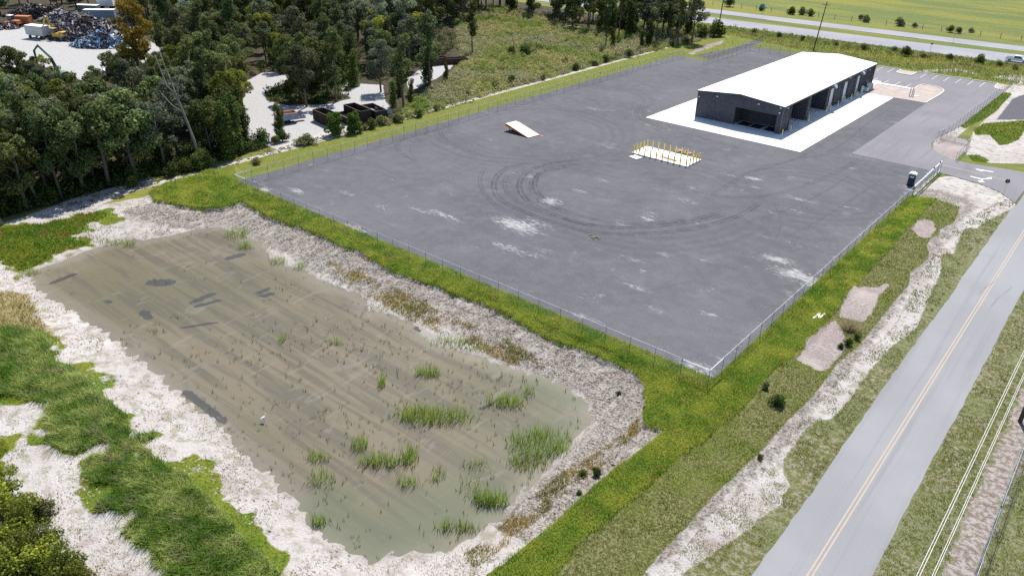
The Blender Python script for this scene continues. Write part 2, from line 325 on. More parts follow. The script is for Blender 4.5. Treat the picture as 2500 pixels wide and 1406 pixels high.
M = NM('ground_cover', .95, .1)
n1 = M.noise(.12, 4); n2 = M.noise(.9, 4); n3 = M.noise(4.5, 4, .65); n4 = M.noise(17, 3, .7); n5 = M.noise(.03, 4)
def zone(base, attr, col, amp=1.2, soft=.12, nz=None):
    e = M.math('ADD', M.attr(attr), M.math('MULTIPLY', M.math('SUBTRACT', nz or n2, .5), amp))
    e = M.math('ADD', e, M.math('MULTIPLY', M.math('SUBTRACT', n3, .5), amp*.4))
    return M.mix(M.rmp(e, -soft, soft), base, col)
fieldv = M.mapv(M.pos(), (.018, .05, 1), (0, 0, .25))
meadow = M.mix(M.rmp(M.noise(1., 5, .6, fieldv), .40, .60), (.10, .135, .032), (.185, .185, .030)); meadow = M.mix(M.rmp(M.noise(1., 5, .7, M.mapv(M.pos(), (.012, .11, 1), (0, 0, -.12))), .52, .66, 0, .8), meadow, (.085, .10, .035))
meadow = M.mix(M.rmp(n2, .35, .75, 0, .55), meadow, (.10, .12, .045)); meadow = M.mix(M.rmp(n3, .35, .8, 0, .35), meadow, (.19, .17, .07))
n6 = M.noise(.28, 5, .65); sandc = M.mix(M.rmp(n1, .35, .65), (.37, .335, .315), (.44, .415, .395)); sandc = M.mix(M.rmp(n6, .50, .64, 0, .5), sandc, (.27, .235, .215)); sandc = M.mix(M.rmp(n3, .5, .74, 0, .55), sandc, (.21, .185, .165)); sandc = M.mix(M.rmp(n4, .45, .8, 0, .6), sandc, (.55, .53, .51))
wd = M.rmp(M.math('ADD', n2, M.math('MULTIPLY', n4, .35)), .70, .80, 0, .5); sandc = M.mix(wd, sandc, (.16, .16, .065))
rn = M.rmp(M.noise(.35, 5, .6), .55, .66, 0, .6); sandc = M.mix(rn, sandc, (.27, .225, .20))
lush = M.mix(M.rmp(n1, .4, .6), (.10, .15, .014), (.17, .18, .02)); lush = M.mix(M.rmp(n3, .4, .7), lush, (.035, .06, .01))
strip = M.mix(M.rmp(n2, .35, .65), (.13, .165, .028), (.17, .17, .04)); strip = M.mix(M.rmp(n3, .55, .75, 0, .7), strip, (.20, .17, .09))
dull = M.mix(M.rmp(n3, .42, .6), (.085, .10, .022), (.20, .185, .09)); dull = M.mix(M.rmp(n1, .45, .65, 0, .8), dull, (.11, .14, .02))
bare = M.mix(M.rmp(n3, .4, .65), (.33, .285, .27), (.20, .165, .155)); bare = M.mix(M.rmp(M.voro(1.7), .0, .05, .5, 0), bare, (.12, .10, .09)); bare = M.mix(M.rmp(n6, .5, .6, 0, .6), bare, (.24, .20, .185)); bare = M.mix(M.rmp(n1, .5, .7, 0, .6), bare, (.42, .37, .34))
n7 = M.noise(1.9, 5, .75); weedm = M.rmp(M.math('ADD', M.math('ADD', M.math('MULTIPLY', n7, .6), M.math('MULTIPLY', n4, .25)), M.math('MULTIPLY', n1, .15)), .46, .55)
weed = M.mix(weedm, (.10, .11, .03), (.25, .22, .165)); weed = M.mix(M.rmp(n1, .42, .6, 0, .5), weed, (.09, .12, .02)); weed = M.mix(M.rmp(n4, .6, .72, 0, .7), weed, (.34, .32, .28))
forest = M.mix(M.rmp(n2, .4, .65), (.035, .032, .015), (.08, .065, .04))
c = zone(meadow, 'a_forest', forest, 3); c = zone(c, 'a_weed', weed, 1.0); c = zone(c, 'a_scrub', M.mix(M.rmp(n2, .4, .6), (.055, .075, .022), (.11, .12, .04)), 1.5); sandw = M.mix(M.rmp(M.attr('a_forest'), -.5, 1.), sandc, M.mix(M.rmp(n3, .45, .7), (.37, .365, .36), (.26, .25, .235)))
clod = M.mix(M.rmp(M.noise(3.2, 5, .75), .42, .6), (.285, .26, .235), (.105, .088, .072)); clod = M.mix(M.rmp(M.noise(.9, 4, .7, M.mapv(M.pos(), (1.3, .5, 1))), .5, .62, 0, .6), clod, (.40, .375, .35)); clod = M.mix(M.rmp(n2, .58, .7, 0, .6), clod, (.21, .14, .09))
sandw = zone(sandw, 'a_clod', clod, 3., .5)
c = zone(c, 'a_sand', sandw, .9); c = zone(c, 'a_trk', M.mix(M.rmp(n7, .42, .58), (.33, .30, .28), (.17, .135, .105)), 3.2, .25)
c = zone(c, 'a_dry', (.24, .19, .09), 5, .6); c = zone(c, 'a_strip', strip, .8); c = zone(c, 'a_dull', dull, .5, .08); c = zone(c, 'a_lush', lush, .9, .08); c = zone(c, 'a_lush2', lush, 1., .3, n6); c = zone(c, 'a_dark', (.10, .095, .11), .6)
# bare patches cut through the sod
eb = M.math('ADD', M.attr('a_bare'), M.math('ADD', M.math('MULTIPLY', M.math('SUBTRACT', n2, .5), 1.1), M.math('MULTIPLY', M.math('SUBTRACT', n3, .5), .5))); c = M.mix(M.rmp(eb, -.08, .08), c, bare)
# wet rim of the pond
wet = M.rmp(M.math('ADD', M.attr('a_pond'), M.math('MULTIPLY', M.math('SUBTRACT', n2, .5), 1.)), -1.3, .2)
c = M.mix(wet, c, M.mix(M.rmp(n3, .4, .7), (.26, .235, .205), (.36, .34, .315)))
M.color(c)
M.bump(M.math('ADD', M.math('MULTIPLY', n3, 1.), M.math('MULTIPLY', n4, .45)), .8, .22)
go = link('ground', gm, None, M.m); tag(go, kind='structure')

def flatmesh(name, poly, z, mat, kind='structure'):
    bm = MB(); bm.add([(px_, py_, z) for px_, py_ in poly], [tuple(range(len(poly)))])
    me = bpy.data.meshes.new(name); me.from_pydata(bm.v, [], bm.f); me.update()
    import bmesh
    b = bmesh.new(); b.from_mesh(me); bmesh.ops.triangulate(b, faces=b.faces[:])
    for f in b.faces:
        if f.normal.z < 0: f.normal_flip()
    b.to_mesh(me); b.free()
    o = link(name, me, None, mat); tag(o, kind=kind); return o

# pond water: shallow, silty, with a skin of algae
M = NM('silty_water', .6, .08)
wv = M.mapv(M.pos(), (.06, .8, 1), (0, 0, R(-1))); st = M.noise(1., 5, .6, wv, .5)
wv2 = M.mapv(M.pos(), (.6, .16, 1), (0, 0, R(25))); st2 = M.noise(1., 4, .6, wv2, 1.2)
wc = M.mix(M.rmp(M.noise(.045, 3), .38, .6), (.110, .099, .064), (.138, .117, .082)); wc = M.mix(M.rmp(st, .42, .62, 0, .75), wc, (.078, .074, .056)); wc = M.mix(M.rmp(st2, .56, .68, 0, .5), wc, (.165, .152, .122))
shal = M.rmp(M.attr('a_edge'), 0, 2.2, 1, 0); wc = M.mix(M.math('MULTIPLY', shal, .45), wc, (.20, .18, .145))
cy = M.attr('a_open'); cyf = M.rmp(M.math('ADD', cy, M.math('MULTIPLY', M.math('SUBTRACT', M.noise(2.2, 4), .5), .9)), .35, .5); wc = M.mix(M.math('MULTIPLY', cyf, .75), wc, (.042, .043, .045))
wc = M.mix(M.rmp(M.noise(.5, 6, .7, M.mapv(M.pos(), (.5, 1.2, 1), (0, 0, .3)), 1.5), .54, .68, 0, .5), wc, (.085, .078, .072)); wc = M.mix(M.rmp(M.noise(1., 6, .7, M.mapv(M.pos(), (.35, 1.8, 1), (0, 0, -.35)), 2.), .60, .66, 0, .28), wc, (.20, .185, .15))
grn = M.rmp(M.attr('a_green'), .2, 1., 0, .55); wc = M.mix(grn, wc, (.082, .10, .062))
wc = M.mix(M.rmp(M.noise(9, 3), .62, .74, 0, .4), wc, (.10, .09, .07)); M.color(wc)
M.put(M.b.inputs['Roughness'], M.rmp(cyf, 0, 1, .5, .18))
x0, x1, y0, y1 = in_box(POND); wx = np.arange(x0-2, x1+2, .4); wy = np.arange(y0-2, y1+2, .4)
X, Y = np.meshgrid(wx, wy); x = X.ravel(); y = Y.ravel(); idx = np.arange(x.size).reshape(X.shape)
F = np.stack([idx[:-1, :-1].ravel(), idx[:-1, 1:].ravel(), idx[1:, 1:].ravel(), idx[1:, :-1].ravel()], 1)
sp = sdf(POND, x, y); keep = (sp[F].max(1) > -1.6); F = F[keep]
op = np.zeros(x.size)
def blob(x, y, a, b, wd_, s=1.):
    a = np.array(a); b = np.array(b); e = b-a; L = e@e+1e-9; t = np.clip(((x-a[0])*e[0]+(y-a[1])*e[1])/L, 0, 1)
    d = np.hypot(x-a[0]-t*e[0], y-a[1]-t*e[1]); return s*np.clip(1-d/wd_, 0, 1)
for a, b, wd_ in [((455, 958), (545, 1028), .75), ((372, 690), (410, 690), 1.6), ((470, 738), (518, 718), .8), ((480, 748), (535, 733), .6), ((628, 716), (655, 705), .6), ((645, 722), (662, 718), .8), ((350, 762), (362, 775), .9), ((445, 800), (525, 788), .45),
                  ((560, 630), (590, 622), 1.), ((262, 735), (268, 738), .6), ((130, 690), (180, 670), .75), ((1170, 1000), (1230, 970), .35), ((1015, 800), (1050, 830), .5)]:
    op = np.maximum(op, blob(x, y, G(a[0], a[1], WZ), G(b[0], b[1], WZ), wd_))
gr = np.zeros(x.size)
for a, b, wd_ in [((900, 1330), (1150, 1230), 9), ((1280, 1100), (1370, 1040), 5), ((800, 1240), (900, 1320), 6), ((1400, 980), (1300, 940), 4)]: gr = np.maximum(gr, blob(x, y, G(a[0], a[1], WZ), G(b[0], b[1], WZ), wd_))
link('pond_water', npmesh('pond_water', np.stack([x, y, np.full(x.size, WZ)], 1), F, dict(a_edge=sp, a_open=op, a_green=gr)), None, M.m)['kind'] = 'structure'

# gravel yard
M = NM('crushed_gravel', .95, .1)
n1 = M.noise(.05, 5, .6); n2 = M.noise(.5, 4, .6); n3 = M.noise(6, 4, .8); sv = M.noise(1., 4, .6, M.mapv(M.pos(), (.12, .9, 1), (0, 0, R(8))), .4)
c = M.mix(M.rmp(n1, .35, .65), (.072, .072, .077), (.100, .099, .106)); c = M.mix(M.rmp(n2, .4, .65, 0, .5), c, (.115, .113, .124)); c = M.mix(M.rmp(sv, .5, .68, 0, .45), c, (.082, .08, .096))
c = M.mix(M.rmp(n3, .45, .75, 0, .6), c, (.19, .185, .205)); c = M.mix(M.rmp(M.noise(2.2, 4, .75), .42, .7, 0, .35), c, (.078, .076, .09)); c = M.mix(M.rmp(M.voro(7), .0, .22, .55, 0), c, (.05, .05, .06))
tr = M.attr('a_swirl'); c = M.mix(M.math('MULTIPLY', tr, M.rmp(M.noise(1.2, 3), .3, .6, .3, .8)), c, (.075, .073, .087))
ch = M.math('ADD', M.attr('a_chalk'), M.math('MULTIPLY', M.math('SUBTRACT', M.noise(1.6, 5, .7, M.mapv(M.pos(), (.6, 1.5, 1), (0, 0, .15)), .9), .5), 2.2)); c = M.mix(M.rmp(ch, .40, 1.0, 0, .85), c, (.34, .335, .335)); c = M.mix(M.rmp(M.noise(.16, 6, .7), .52, .7, 0, .3), c, (.16, .158, .165))
M.color(c); M.bump(n3, .6, .05)
xs = np.arange(-111, -24.5, .5); ys = np.arange(63.5, 240, .5); X, Y = np.meshgrid(xs, ys); x = X.ravel(); y = Y.ravel()
sy = sdf(YARD, x, y)
ch = np.clip(1-np.abs(sy-.3)/1.0, 0, 1)*.33
rq = random.Random(12)
# the south-east side under the fence is chalkier
ch = np.maximum(ch, np.clip(1-np.abs(x+26.4)/1.6, 0, 1)*.45)
for px_, py_, rx, ry, s in [(646, 463, 1.6, .8, 1.), (722, 466, 2.6, 1., .8), (860, 562, 4.5, 1.8, .85), (1085, 526, 5, 1.2, .7), (1030, 515, 4, .8, .6), (1262, 550, 5.5, 2.6, .85), (1310, 545, 4, 2., .6), (1345, 492, 2.4, 2.2, .8), (1418, 467, 2.2, .8, .65), (1245, 606, 4.5, 1.2, .7), (1300, 622, 3, 1.3, .55),
                            (1838, 436, 2.2, 1.4, .8), (1845, 458, 2, .8, .6), (1900, 634, 2.8, 1.2, .95), (1945, 672, 4.2, 2.3, .85), (1985, 690, 2, 3, .8), (1415, 770, 1.6, .7, .8), (1455, 785, 1.5, .8, .6), (1728, 766, 1.6, .8, .75), (1950, 486, 4, 1., .65), (1935, 513, 3, 1., .6), (1590, 525, 1.8, 1.6, .6), (1580, 535, 1.6, 1, .75),
                            (2230, 462, 3, 2, .8), (2240, 440, 5, 1.2, .6), (1480, 395, 3, 1, .4), (1700, 470, 4, 1.2, .4), (1640, 318, 3, .8, .6), (1490, 270, 4, 1.2, .45), (1605, 240, 2, .8, .5), (1605, 155, 4, .8, .6), (1580, 305, 1.2, .8, .6), (1450, 580, 2.2, 1.2, .25), (2100, 385, 6, 1., .5), (1280, 335, 5, .6, .5), (1700, 900, 3, 2, .7), (1080, 470, 9, 3, .3), (1170, 610, 8, 3, .3), (780, 500, 8, 3, .3), (2060, 560, 8, 3, .35), (1960, 600, 7, 3, .35)]+[(rq.uniform(600, 2200), rq.uniform(130, 900), rq.uniform(.6, 3.5), rq.uniform(.4, 1.3), rq.uniform(.25, .62)) for _ in range(230)]:
    g = G(px_, py_); ch = np.maximum(ch, s*np.exp(-((x-g[0])/rx)**2-((y-g[1])/ry)**2))
sw = np.zeros(x.size)
for cx_, cy_s, r0, r1, a0, a1 in [(*G(1280, 320), 13, 24, 0, 7), (*G(1560, 480), 14, 24, 0, 7), (*G(1640, 300), 8, 13, 0, 7), (*G(1980, 470), 6, 16, 0, 7), (*G(1450, 240), 9, 16, 0, 7)]:
    d = np.hypot(x-cx_, (y-cy_s)*1.0); sw = np.maximum(sw, np.clip((d-r0)/3, 0, 1)*np.clip((r1-d)/3, 0, 1)*(.45+.4*np.sin(d*3.1+fbm(x, y, 9, 4)*5)))
idx = np.arange(x.size).reshape(X.shape); F = np.stack([idx[:-1, :-1].ravel(), idx[:-1, 1:].ravel(), idx[1:, 1:].ravel(), idx[1:, :-1].ravel()], 1)
keep = sy[F].max(1) > 0; F = F[keep]
wob = .12*(fbm(x, y, 2, 77)-.5)
yo = link('gravel_yard', npmesh('gravel_yard', np.stack([x, y, .0*x+.004], 1), F, dict(a_chalk=ch, a_swirl=sw)), None, M.m); yo['kind'] = 'structure'

# tyre marks: thin darker bands pressed into the gravel
M = NM('tyre_marks', .95, .1); M.color((.055, .053, .064)); tp = M.n('ShaderNodeBsdfTransparent'); mx = M.n('ShaderNodeMixShader')
f = M.math('MULTIPLY', M.attr('a_t'), M.rmp(M.noise(.7, 4, .7),   .34, .66, .04, .36)); M.put(mx.inputs[0], f)
M.t.links.new(tp.outputs[0], mx.inputs[1]); M.t.links.new(M.b.outputs[0], mx.inputs[2]); M.t.links.new(mx.outputs[0], M.t.nodes['Material Output'].inputs[0]); m_tyre = M.m
zz7 = (1200, 260, 4.135); zz3 = (1150, 0, 3.5152); zz2 = (560, 0, 3.5152); zz4 = (1560, 80, 3.5152)
TR2 = [(GP([(2385, 722), (2405, 702), (2425, 690), (2436, 678)]), .28, .44), (GP([(2410, 762), (2435, 730), (2462, 708), (2468, 700), (2458, 692)]), .28, .44)]
TR = [(ZP(*zz7, [(900, 545), (760, 552), (600, 580), (450, 620), (350, 670), (292, 740), (285, 840), (340, 930), (450, 1010), (600, 1080), (800, 1150), (1050, 1205), (1300, 1225), (1600, 1215), (1900, 1180), (2150, 1140), (2400, 1080)]), .5, 1.),
      (ZP(*zz7, [(900, 580), (760, 590), (600, 618), (480, 680), (440, 760), (450, 840), (520, 930), (640, 1010), (850, 1090), (1100, 1150), (1400, 1185), (1700, 1175), (2100, 1125), (2350, 1060)]), .42, .9),
      (ZP(*zz7, [(850, 600), (700, 625), (560, 650), (440, 710), (395, 790), (420, 880), (500, 960), (640, 1040), (850, 1110)]), .35, .8),
      (ZP(*zz7, [(420, 560), (170, 620), (60, 700), (25, 780), (35, 860), (100, 950), (250, 1030), (450, 1110), (700, 1200), (1000, 1270), (1300, 1285), (1700, 1275), (2100, 1220), (2500, 1100), (2750, 950)]), .5, .9),
      (ZP(*zz7, [(170, 690), (130, 760), (150, 850), (230, 940), (400, 1030), (560, 1090), (900, 1180), (1300, 1235)]), .4, .6),
      (ZP(*zz7, [(-60, 600), (-120, 740), (-60, 900), (60, 1010), (180, 1070)]), .4, .6),
      (ZP(*zz7, [(520, 640), (900, 640), (1300, 730), (1700, 780), (2200, 800)]), .4, .35), (ZP(*zz7, [(500, 750), (900, 800), (1300, 860), (1800, 880), (2300, 860)]), .4, .35), (ZP(*zz7, [(560, 800), (1000, 900), (1500, 940), (2000, 950), (2500, 900)]), .4, .3),
      (ZP(*zz2, [(2190, 1335), (2000, 1275), (1860, 1200), (1815, 1140), (1855, 1060), (1960, 995), (2150, 945), (2400, 930)]), .4, .7), (ZP(*zz2, [(2190, 1300), (2050, 1240), (1930, 1170), (1890, 1110), (1930, 1050), (2050, 1000), (2200, 970)]), .4, .5),
      (ZP(*zz2, [(1660, 1406), (1540, 1355), (1442, 1285), (1450, 1230), (1530, 1180), (1680, 1140), (1860, 1110)]), .4, .6), (ZP(*zz2, [(1640, 1385), (1560, 1320), (1560, 1250), (1640, 1200), (1780, 1170)]), .35, .45),
      (ZP(*zz3, [(20, 1090), (90, 1040), (220, 990), (450, 945), (700, 935), (900, 960), (1100, 980)]), .45, .5), (ZP(*zz3, [(0, 1200), (100, 1265), (300, 1315), (600, 1345), (900, 1330), (1100, 1270), (1300, 1190)]), .45, .45),
      (ZP(*zz3, [(1500, 900), (1420, 960), (1440, 1010), (1560, 1070), (1800, 1140), (2100, 1220), (2400, 1300)]), .5, .7), (ZP(*zz3, [(1560, 890), (1480, 950), (1500, 1020), (1600, 1060), (1850, 1120)]), .4, .55), (ZP(*zz3, [(1400, 880), (1370, 960), (1400, 1030), (1530, 1090), (1760, 1160)]), .4, .4),
      (ZP(*zz3, [(1290, 1290), (1330, 1240), (1420, 1210), (1600, 1180), (1900, 1200), (2150, 1290)]), .4, .4),
      (GP([(1700, 500), (1800, 440), (1900, 400), (2000, 380), (2080, 372)]), .5, .5), (GP([(1560, 420), (1700, 470), (1860, 480), (2000, 440), (2100, 390), (2180, 350)]), .5, .5), (GP([(1750, 560), (1900, 520), (2010, 470), (2100, 410)]), .5, .45),
      (GP([(1880, 560), (1910, 575), (1960, 560), (2060, 500), (2180, 420)]), .4, .45), (GP([(1870, 470), (1900, 520), (1905, 560), (1880, 600)]), .35, .4), (GP([(2040, 330), (1980, 370), (1900, 400), (1780, 400), (1650, 370)]), .5, .4), (GP([(2200, 250), (2120, 300), (2060, 350), (1980, 390)]), .45, .45), (GP([(2160, 240), (2100, 290), (2100, 330), (2060, 360)]), .4, .35),
      (GP([(720, 500), (900, 470), (1100, 430), (1300, 350)]), .6, .2), (GP([(900, 600), (1200, 700), (1500, 720), (1800, 660)]), .6, .18), (GP([(1300, 170), (1450, 160), (1650, 190), (1800, 150)]), .6, .25), (GP([(1150, 250), (1350, 200), (1600, 230)]), .6, .25)]
V = []; Fc = []; T = []; rr = random.Random(5)
yard_in = lambda p: sdf(YARD, np.array([p[0]]), np.array([p[1]]))[0] > .5
NTR = len(TR)
for li, (pts, wd_, s) in enumerate(TR+TR2):
    for off in ((-.32, .32) if s > .45 else (0.,)):
        C = catmull(pts, 7); n = len(C); lastok = False
        for i, p in enumerate(C):
            t = C[min(i+1, n-1)]-C[max(i-1, 0)]; t = t/(np.hypot(*t)+1e-9); nn = np.array([-t[1], t[0]]); q = p+nn*off*wd_*2
            e = min(1, i/4, (n-1-i)/4)*s
            ok = yard_in(q) if li < NTR else True
            b0 = len(V)
            for o_, tv in ((-.5, 0), (-.28, 1), (.28, 1), (.5, 0)):
                z_ = (.008 if li < NTR else .024)+.0012*(li % 9)+(.0006 if off > 0 else 0); V.append((*(q+nn*o_*wd_), z_)); T.append(tv*e)
            if i and ok and lastok:
                for k in range(3): Fc.append((b0-4+k, b0-3+k, b0+1+k, b0+k))
            lastok = ok
link('tyre_tracks', npmesh('tyre_tracks', V, Fc, dict(a_t=T)), None, m_tyre)['kind'] = 'structure'

def asphalt(name, c0, c1, streak=(.9, .06), rot=0.):
    M = NM(name, .9, .2); n1 = M.noise(.06, 4); n3 = M.noise(8, 3, .8); sv = M.noise(1., 4, .6, M.mapv(M.pos(), (*streak, 1), (0, 0, rot)))
    c = M.mix(M.rmp(n1, .35, .65), c0, c1); c = M.mix(M.rmp(sv, .5, .7, 0, .5), c, tuple(q*.8 for q in c0)); c = M.mix(M.rmp(n3, .5, .8, 0, .35), c, tuple(q*1.3 for q in c1)); c = M.mix(M.rmp(n3, .2, .4, .3, 0), c, tuple(q*.6 for q in c0)); M.color(c); M.bump(n3, .3, .02); return M.m
m_asph = asphalt('driveway_asphalt', (.145, .138, .148), (.175, .167, .177)); m_hw = asphalt('highway_asphalt', (.21, .21, .228), (.245, .245, .262), (.02, .6), R(3))
m_road = asphalt('old_road_asphalt', (.195, .196, .204), (.225, .226, .234), (.9, .02))
flatmesh('driveway', ASPH, .010, m_asph); flatmesh('highway', HW1, .0, m_hw); o = flatmesh('highway', HW2, .0, m_hw)
# road with a slightly ragged edge
ys = np.arange(-200, 420, .35); le = -11.5+(vnoise(ys, ys*0, 1.3, 1)-.5)*.14+(vnoise(ys, ys*0, 11, 2)-.5)*.25; re = -4.75+(vnoise(ys, ys*0, 1.3, 5)-.5)*.14+(vnoise(ys, ys*0, 11, 6)-.5)*.25
le = np.where(np.abs(ys-154) < 13, -11.2, le)
V = np.concatenate([np.stack([le, ys, ys*0+.016], 1), np.stack([re, ys, ys*0+.016], 1)]); n = len(ys)
link('road', npmesh('road', V, np.stack([np.arange(n-1), np.arange(n-1)+n, np.arange(n-1)+n+1, np.arange(n-1)+1], 1)), None, m_road)['kind'] = 'structure'
M = NM('worn_yellow_line', .8, .2); M.color(M.mix(M.rmp(M.noise(3, 4, .8), .4, .7), (.36, .29, .21), (.27, .25, .235))); m_yl = M.m
M = NM('worn_white_line', .8, .2); M.color(M.mix(M.rmp(M.noise(3, 4, .8), .35, .75), (.62, .62, .63), (.45, .45, .46))); m_wl = M.m
b = MB()
for xx in (-8.36, -8.06): b.add([(xx-.065, -60, .021), (xx+.065, -60, .021), (xx+.065, 400, .021), (xx-.065, 400, .021)], [(0, 1, 2, 3)])
b.add([(-25.6, 156.15, .016), (-14.6, 155.1, .016), (-14.6, 155.3, .016), (-25.6, 156.37, .016)], [(0, 1, 2, 3)])
tag(b.build('lane_line', m_yl), kind='structure')
b = MB()
def mark(b, x0, y0, x1, y1, wd_=.11, z=.0155):
    d = np.array([x1-x0, y1-y0]); d = d/np.hypot(*d); nn = np.array([-d[1], d[0]])*wd_/2
    b.add([(x0-nn[0], y0-nn[1], z), (x1-nn[0], y1-nn[1], z), (x1+nn[0], y1+nn[1], z), (x0+nn[0], y0+nn[1], z)], [(0, 1, 2, 3)])
for xx in (-60.7, -57.8, -49.25, -46.36, -43.47, -40.58, -37.7, -34.85): mark(b, xx, 231.8, xx, 238.3)
for xx in (-57.35, -54.5, -51.65, -48.9): mark(b, xx, 216.9, xx, 222.3)
tag(b.build('parking_line', m_wl), kind='structure')
b = MB()
b.add([(-20.5, 158.0, .016), (-19.2, 157.4, .016), (-19.2, 158.6, .016)], [(0, 1, 2)]); mark(b, -19.2, 158.25, -17.6, 158.45, .3, .016)
tag(b.build('lane_arrow', m_white), kind='structure')
b = MB(); mark(b, -20.2, 152.9, -18.2, 152.7, .3, .016); mark(b, -18.3, 152.8, -17.4, 153.9, .3, .0165); mark(b, -18.3, 152.6, -18.0, 151.4, .3, .017)
b.add([(-17.9, 154.1, .0175), (-17.0, 154.1, .0175), (-17.2, 155.0, .0175)], [(0, 1, 2)]); b.add([(-18.7, 151.5, .0175), (-18.3, 150.7, .0175), (-17.5, 151.4, .0175)], [(0, 1, 2)])
tag(b.build('lane_arrow', m_white), kind='structure')
b = MB()   # faded edge lines of the highway
for (ax, ay), (bx, by) in (((-300, 264.2), (-108.7, 270.9)), ((-108.7, 270.9), (-37.5, 274.1)), ((-37.5, 274.1), (100, 279)), ((-119, 295), (-35.4, 298))): mark(b, ax, ay, bx, by, .16, .006)
tag(b.build('edge_line', m_wl), kind='structure')

# concrete
M = NM('new_concrete', .8, .25); n = M.noise(.5, 4); c = M.mix(M.rmp(n, .35, .65), (.58, .58, .58), (.64, .64, .63)); c = M.mix(M.rmp(M.noise(14, 3), .6, .8, 0, .15), c, (.5, .5, .5)); M.color(c); m_conc = M.m
flatmesh('concrete_apron', [(-82, 145), (-48, 145), (-47.75, 203), (-55.4, 203), (-55.4, 219), (-82, 219)], .035, m_conc)
b = MB(); b.bb(-82, -48, 145, 145.01, -.1, .034); tag(b.build('apron_edge', m_conc), kind='structure')
b = MB(); b.bb(-55.3, -46.8, 215.4, 216.9, -.05, .13); tag(b.build('sidewalk', m_conc, bevel=.02), kind='structure')
M = NM('graded_fill', .95, .1); n = M.noise(3, 5, .7); c = M.mix(M.rmp(n, .4, .65), (.30, .245, .215), (.37, .31, .28)); c = M.mix(M.rmp(M.noise(.5, 3), .45, .6, 0, .5), c, (.40, .36, .33)); M.color(c); M.bump(n, .5, .05); m_fill = M.m
isl = [(-55.2, 203.2), (-40.7, 203.2), (-40.3, 217.), (-40.9, 220.8), (-43.3, 223.5), (-45.5, 223.7), (-46.5, 222.2), (-46.7, 217.0), (-46.7, 215.3), (-55.2, 215.3)]
flatmesh('island_fill', isl, .06, m_fill); sm = [(-55.9, 238.2), (-55.9, 234.2), (-54.9, 233.), (-53., 232.6), (-51.9, 233.2), (-51.7, 238.2)]; flatmesh('island_fill', sm, .07, m_fill)
ci = [(-32., 239.4), (-31.8, 234.5), (-31., 232.6), (-29.9, 232.), (-29.4, 232.2), (-29.4, 239.4)]; flatmesh('island_fill', ci, .07, m_fill)
def kerb(pts, closed=False, h=.15, wd_=.2, z0=-.05):
    b = MB(); n = len(pts); rng_ = range(n if closed else n-1)
    P = [np.array(p, float) for p in pts]; L = []
    for i in range(n):
        a = P[i-1] if (i or closed) else P[i]; c_ = P[(i+1) % n] if (i < n-1 or closed) else P[i]; t = c_-a; t = t/np.hypot(*t); nn = np.array([-t[1], t[0]])*wd_/2; L.append((P[i]-nn, P[i]+nn))
    for i in rng_:
        j = (i+1) % n; q = [L[i][0], L[j][0], L[j][1], L[i][1]]
        b.add([(*p, z0) for p in q]+[(*p, h) for p in q], [(4, 5, 6, 7), (0, 1, 5, 4), (2, 3, 7, 6), (1, 2, 6, 5), (3, 0, 4, 7)])
    o = b.build('kerb', m_conc); o['kind'] = 'structure'; return o
kerb(catmull([(-40.6, 203.4), (-40.35, 210), (-40.25, 217.), (-40.9, 220.9), (-43.3, 223.6), (-45.6, 223.8), (-46.6, 222.2), (-46.75, 217.1)], 4)); kerb(catmull(sm, 4)); kerb(catmull(ci[:4], 4))
kerb([(-62, 238.6), (-56.1, 238.7)]); kerb([(-51.6, 238.7), (-32, 239.5)]); kerb([(-53.2, 203.1), (-47.7, 203.1)], h=.1)

# ================================================================ the warehouse
M = NM('ribbed_charcoal_steel', .55, .35); M.b.inputs['Metallic'].default_value = .15
n = M.noise(.8, 4, .6, M.obj()); M.color(M.mix(M.rmp(n, .3, .7), (.066, .068, .086), (.085, .087, .106))); m_wall = M.m
m_trim = flat('charcoal_trim', (.10, .10, .112), .5, .1); m_win = flat('interior_steel', (.06, .06, .075), .7)
M = NM('white_standing_seam', .45, .4); sx = M.n('ShaderNodeSeparateXYZ'); M.put(sx.inputs[0], M.obj()); fr = M.math('FRACT', M.math('DIVIDE', sx.outputs[1], .61))
M.color(M.mix(M.rmp(M.noise(.12, 3, .5, M.obj()), .4, .6), (.72, .745, .75), (.80, .80, .80))); M.bump(M.math('GREATER_THAN', fr, .93), .3, .03); m_roof = M.m
WX0, WX1, WY0, WY1, EZ, RZ = -74.6, -55.8, 153.5, 211.5, 5.62, 6.42; XM = (WX0+WX1)/2
def roofz(x): return EZ+(RZ-EZ)*(1-abs(x-XM)/((WX1-WX0)/2))
BZ = .035
wh = empty('warehouse', (XM, 182, 0), 0, 'long charcoal metal warehouse with white low gable roof on bright concrete', 'warehouse')
def wchild(b, name, mat, **k):
    o = b.build(name, mat, None, **k); o.parent = wh; o.matrix_parent_inverse = Matrix.Translation((-XM, -182, 0)); return o
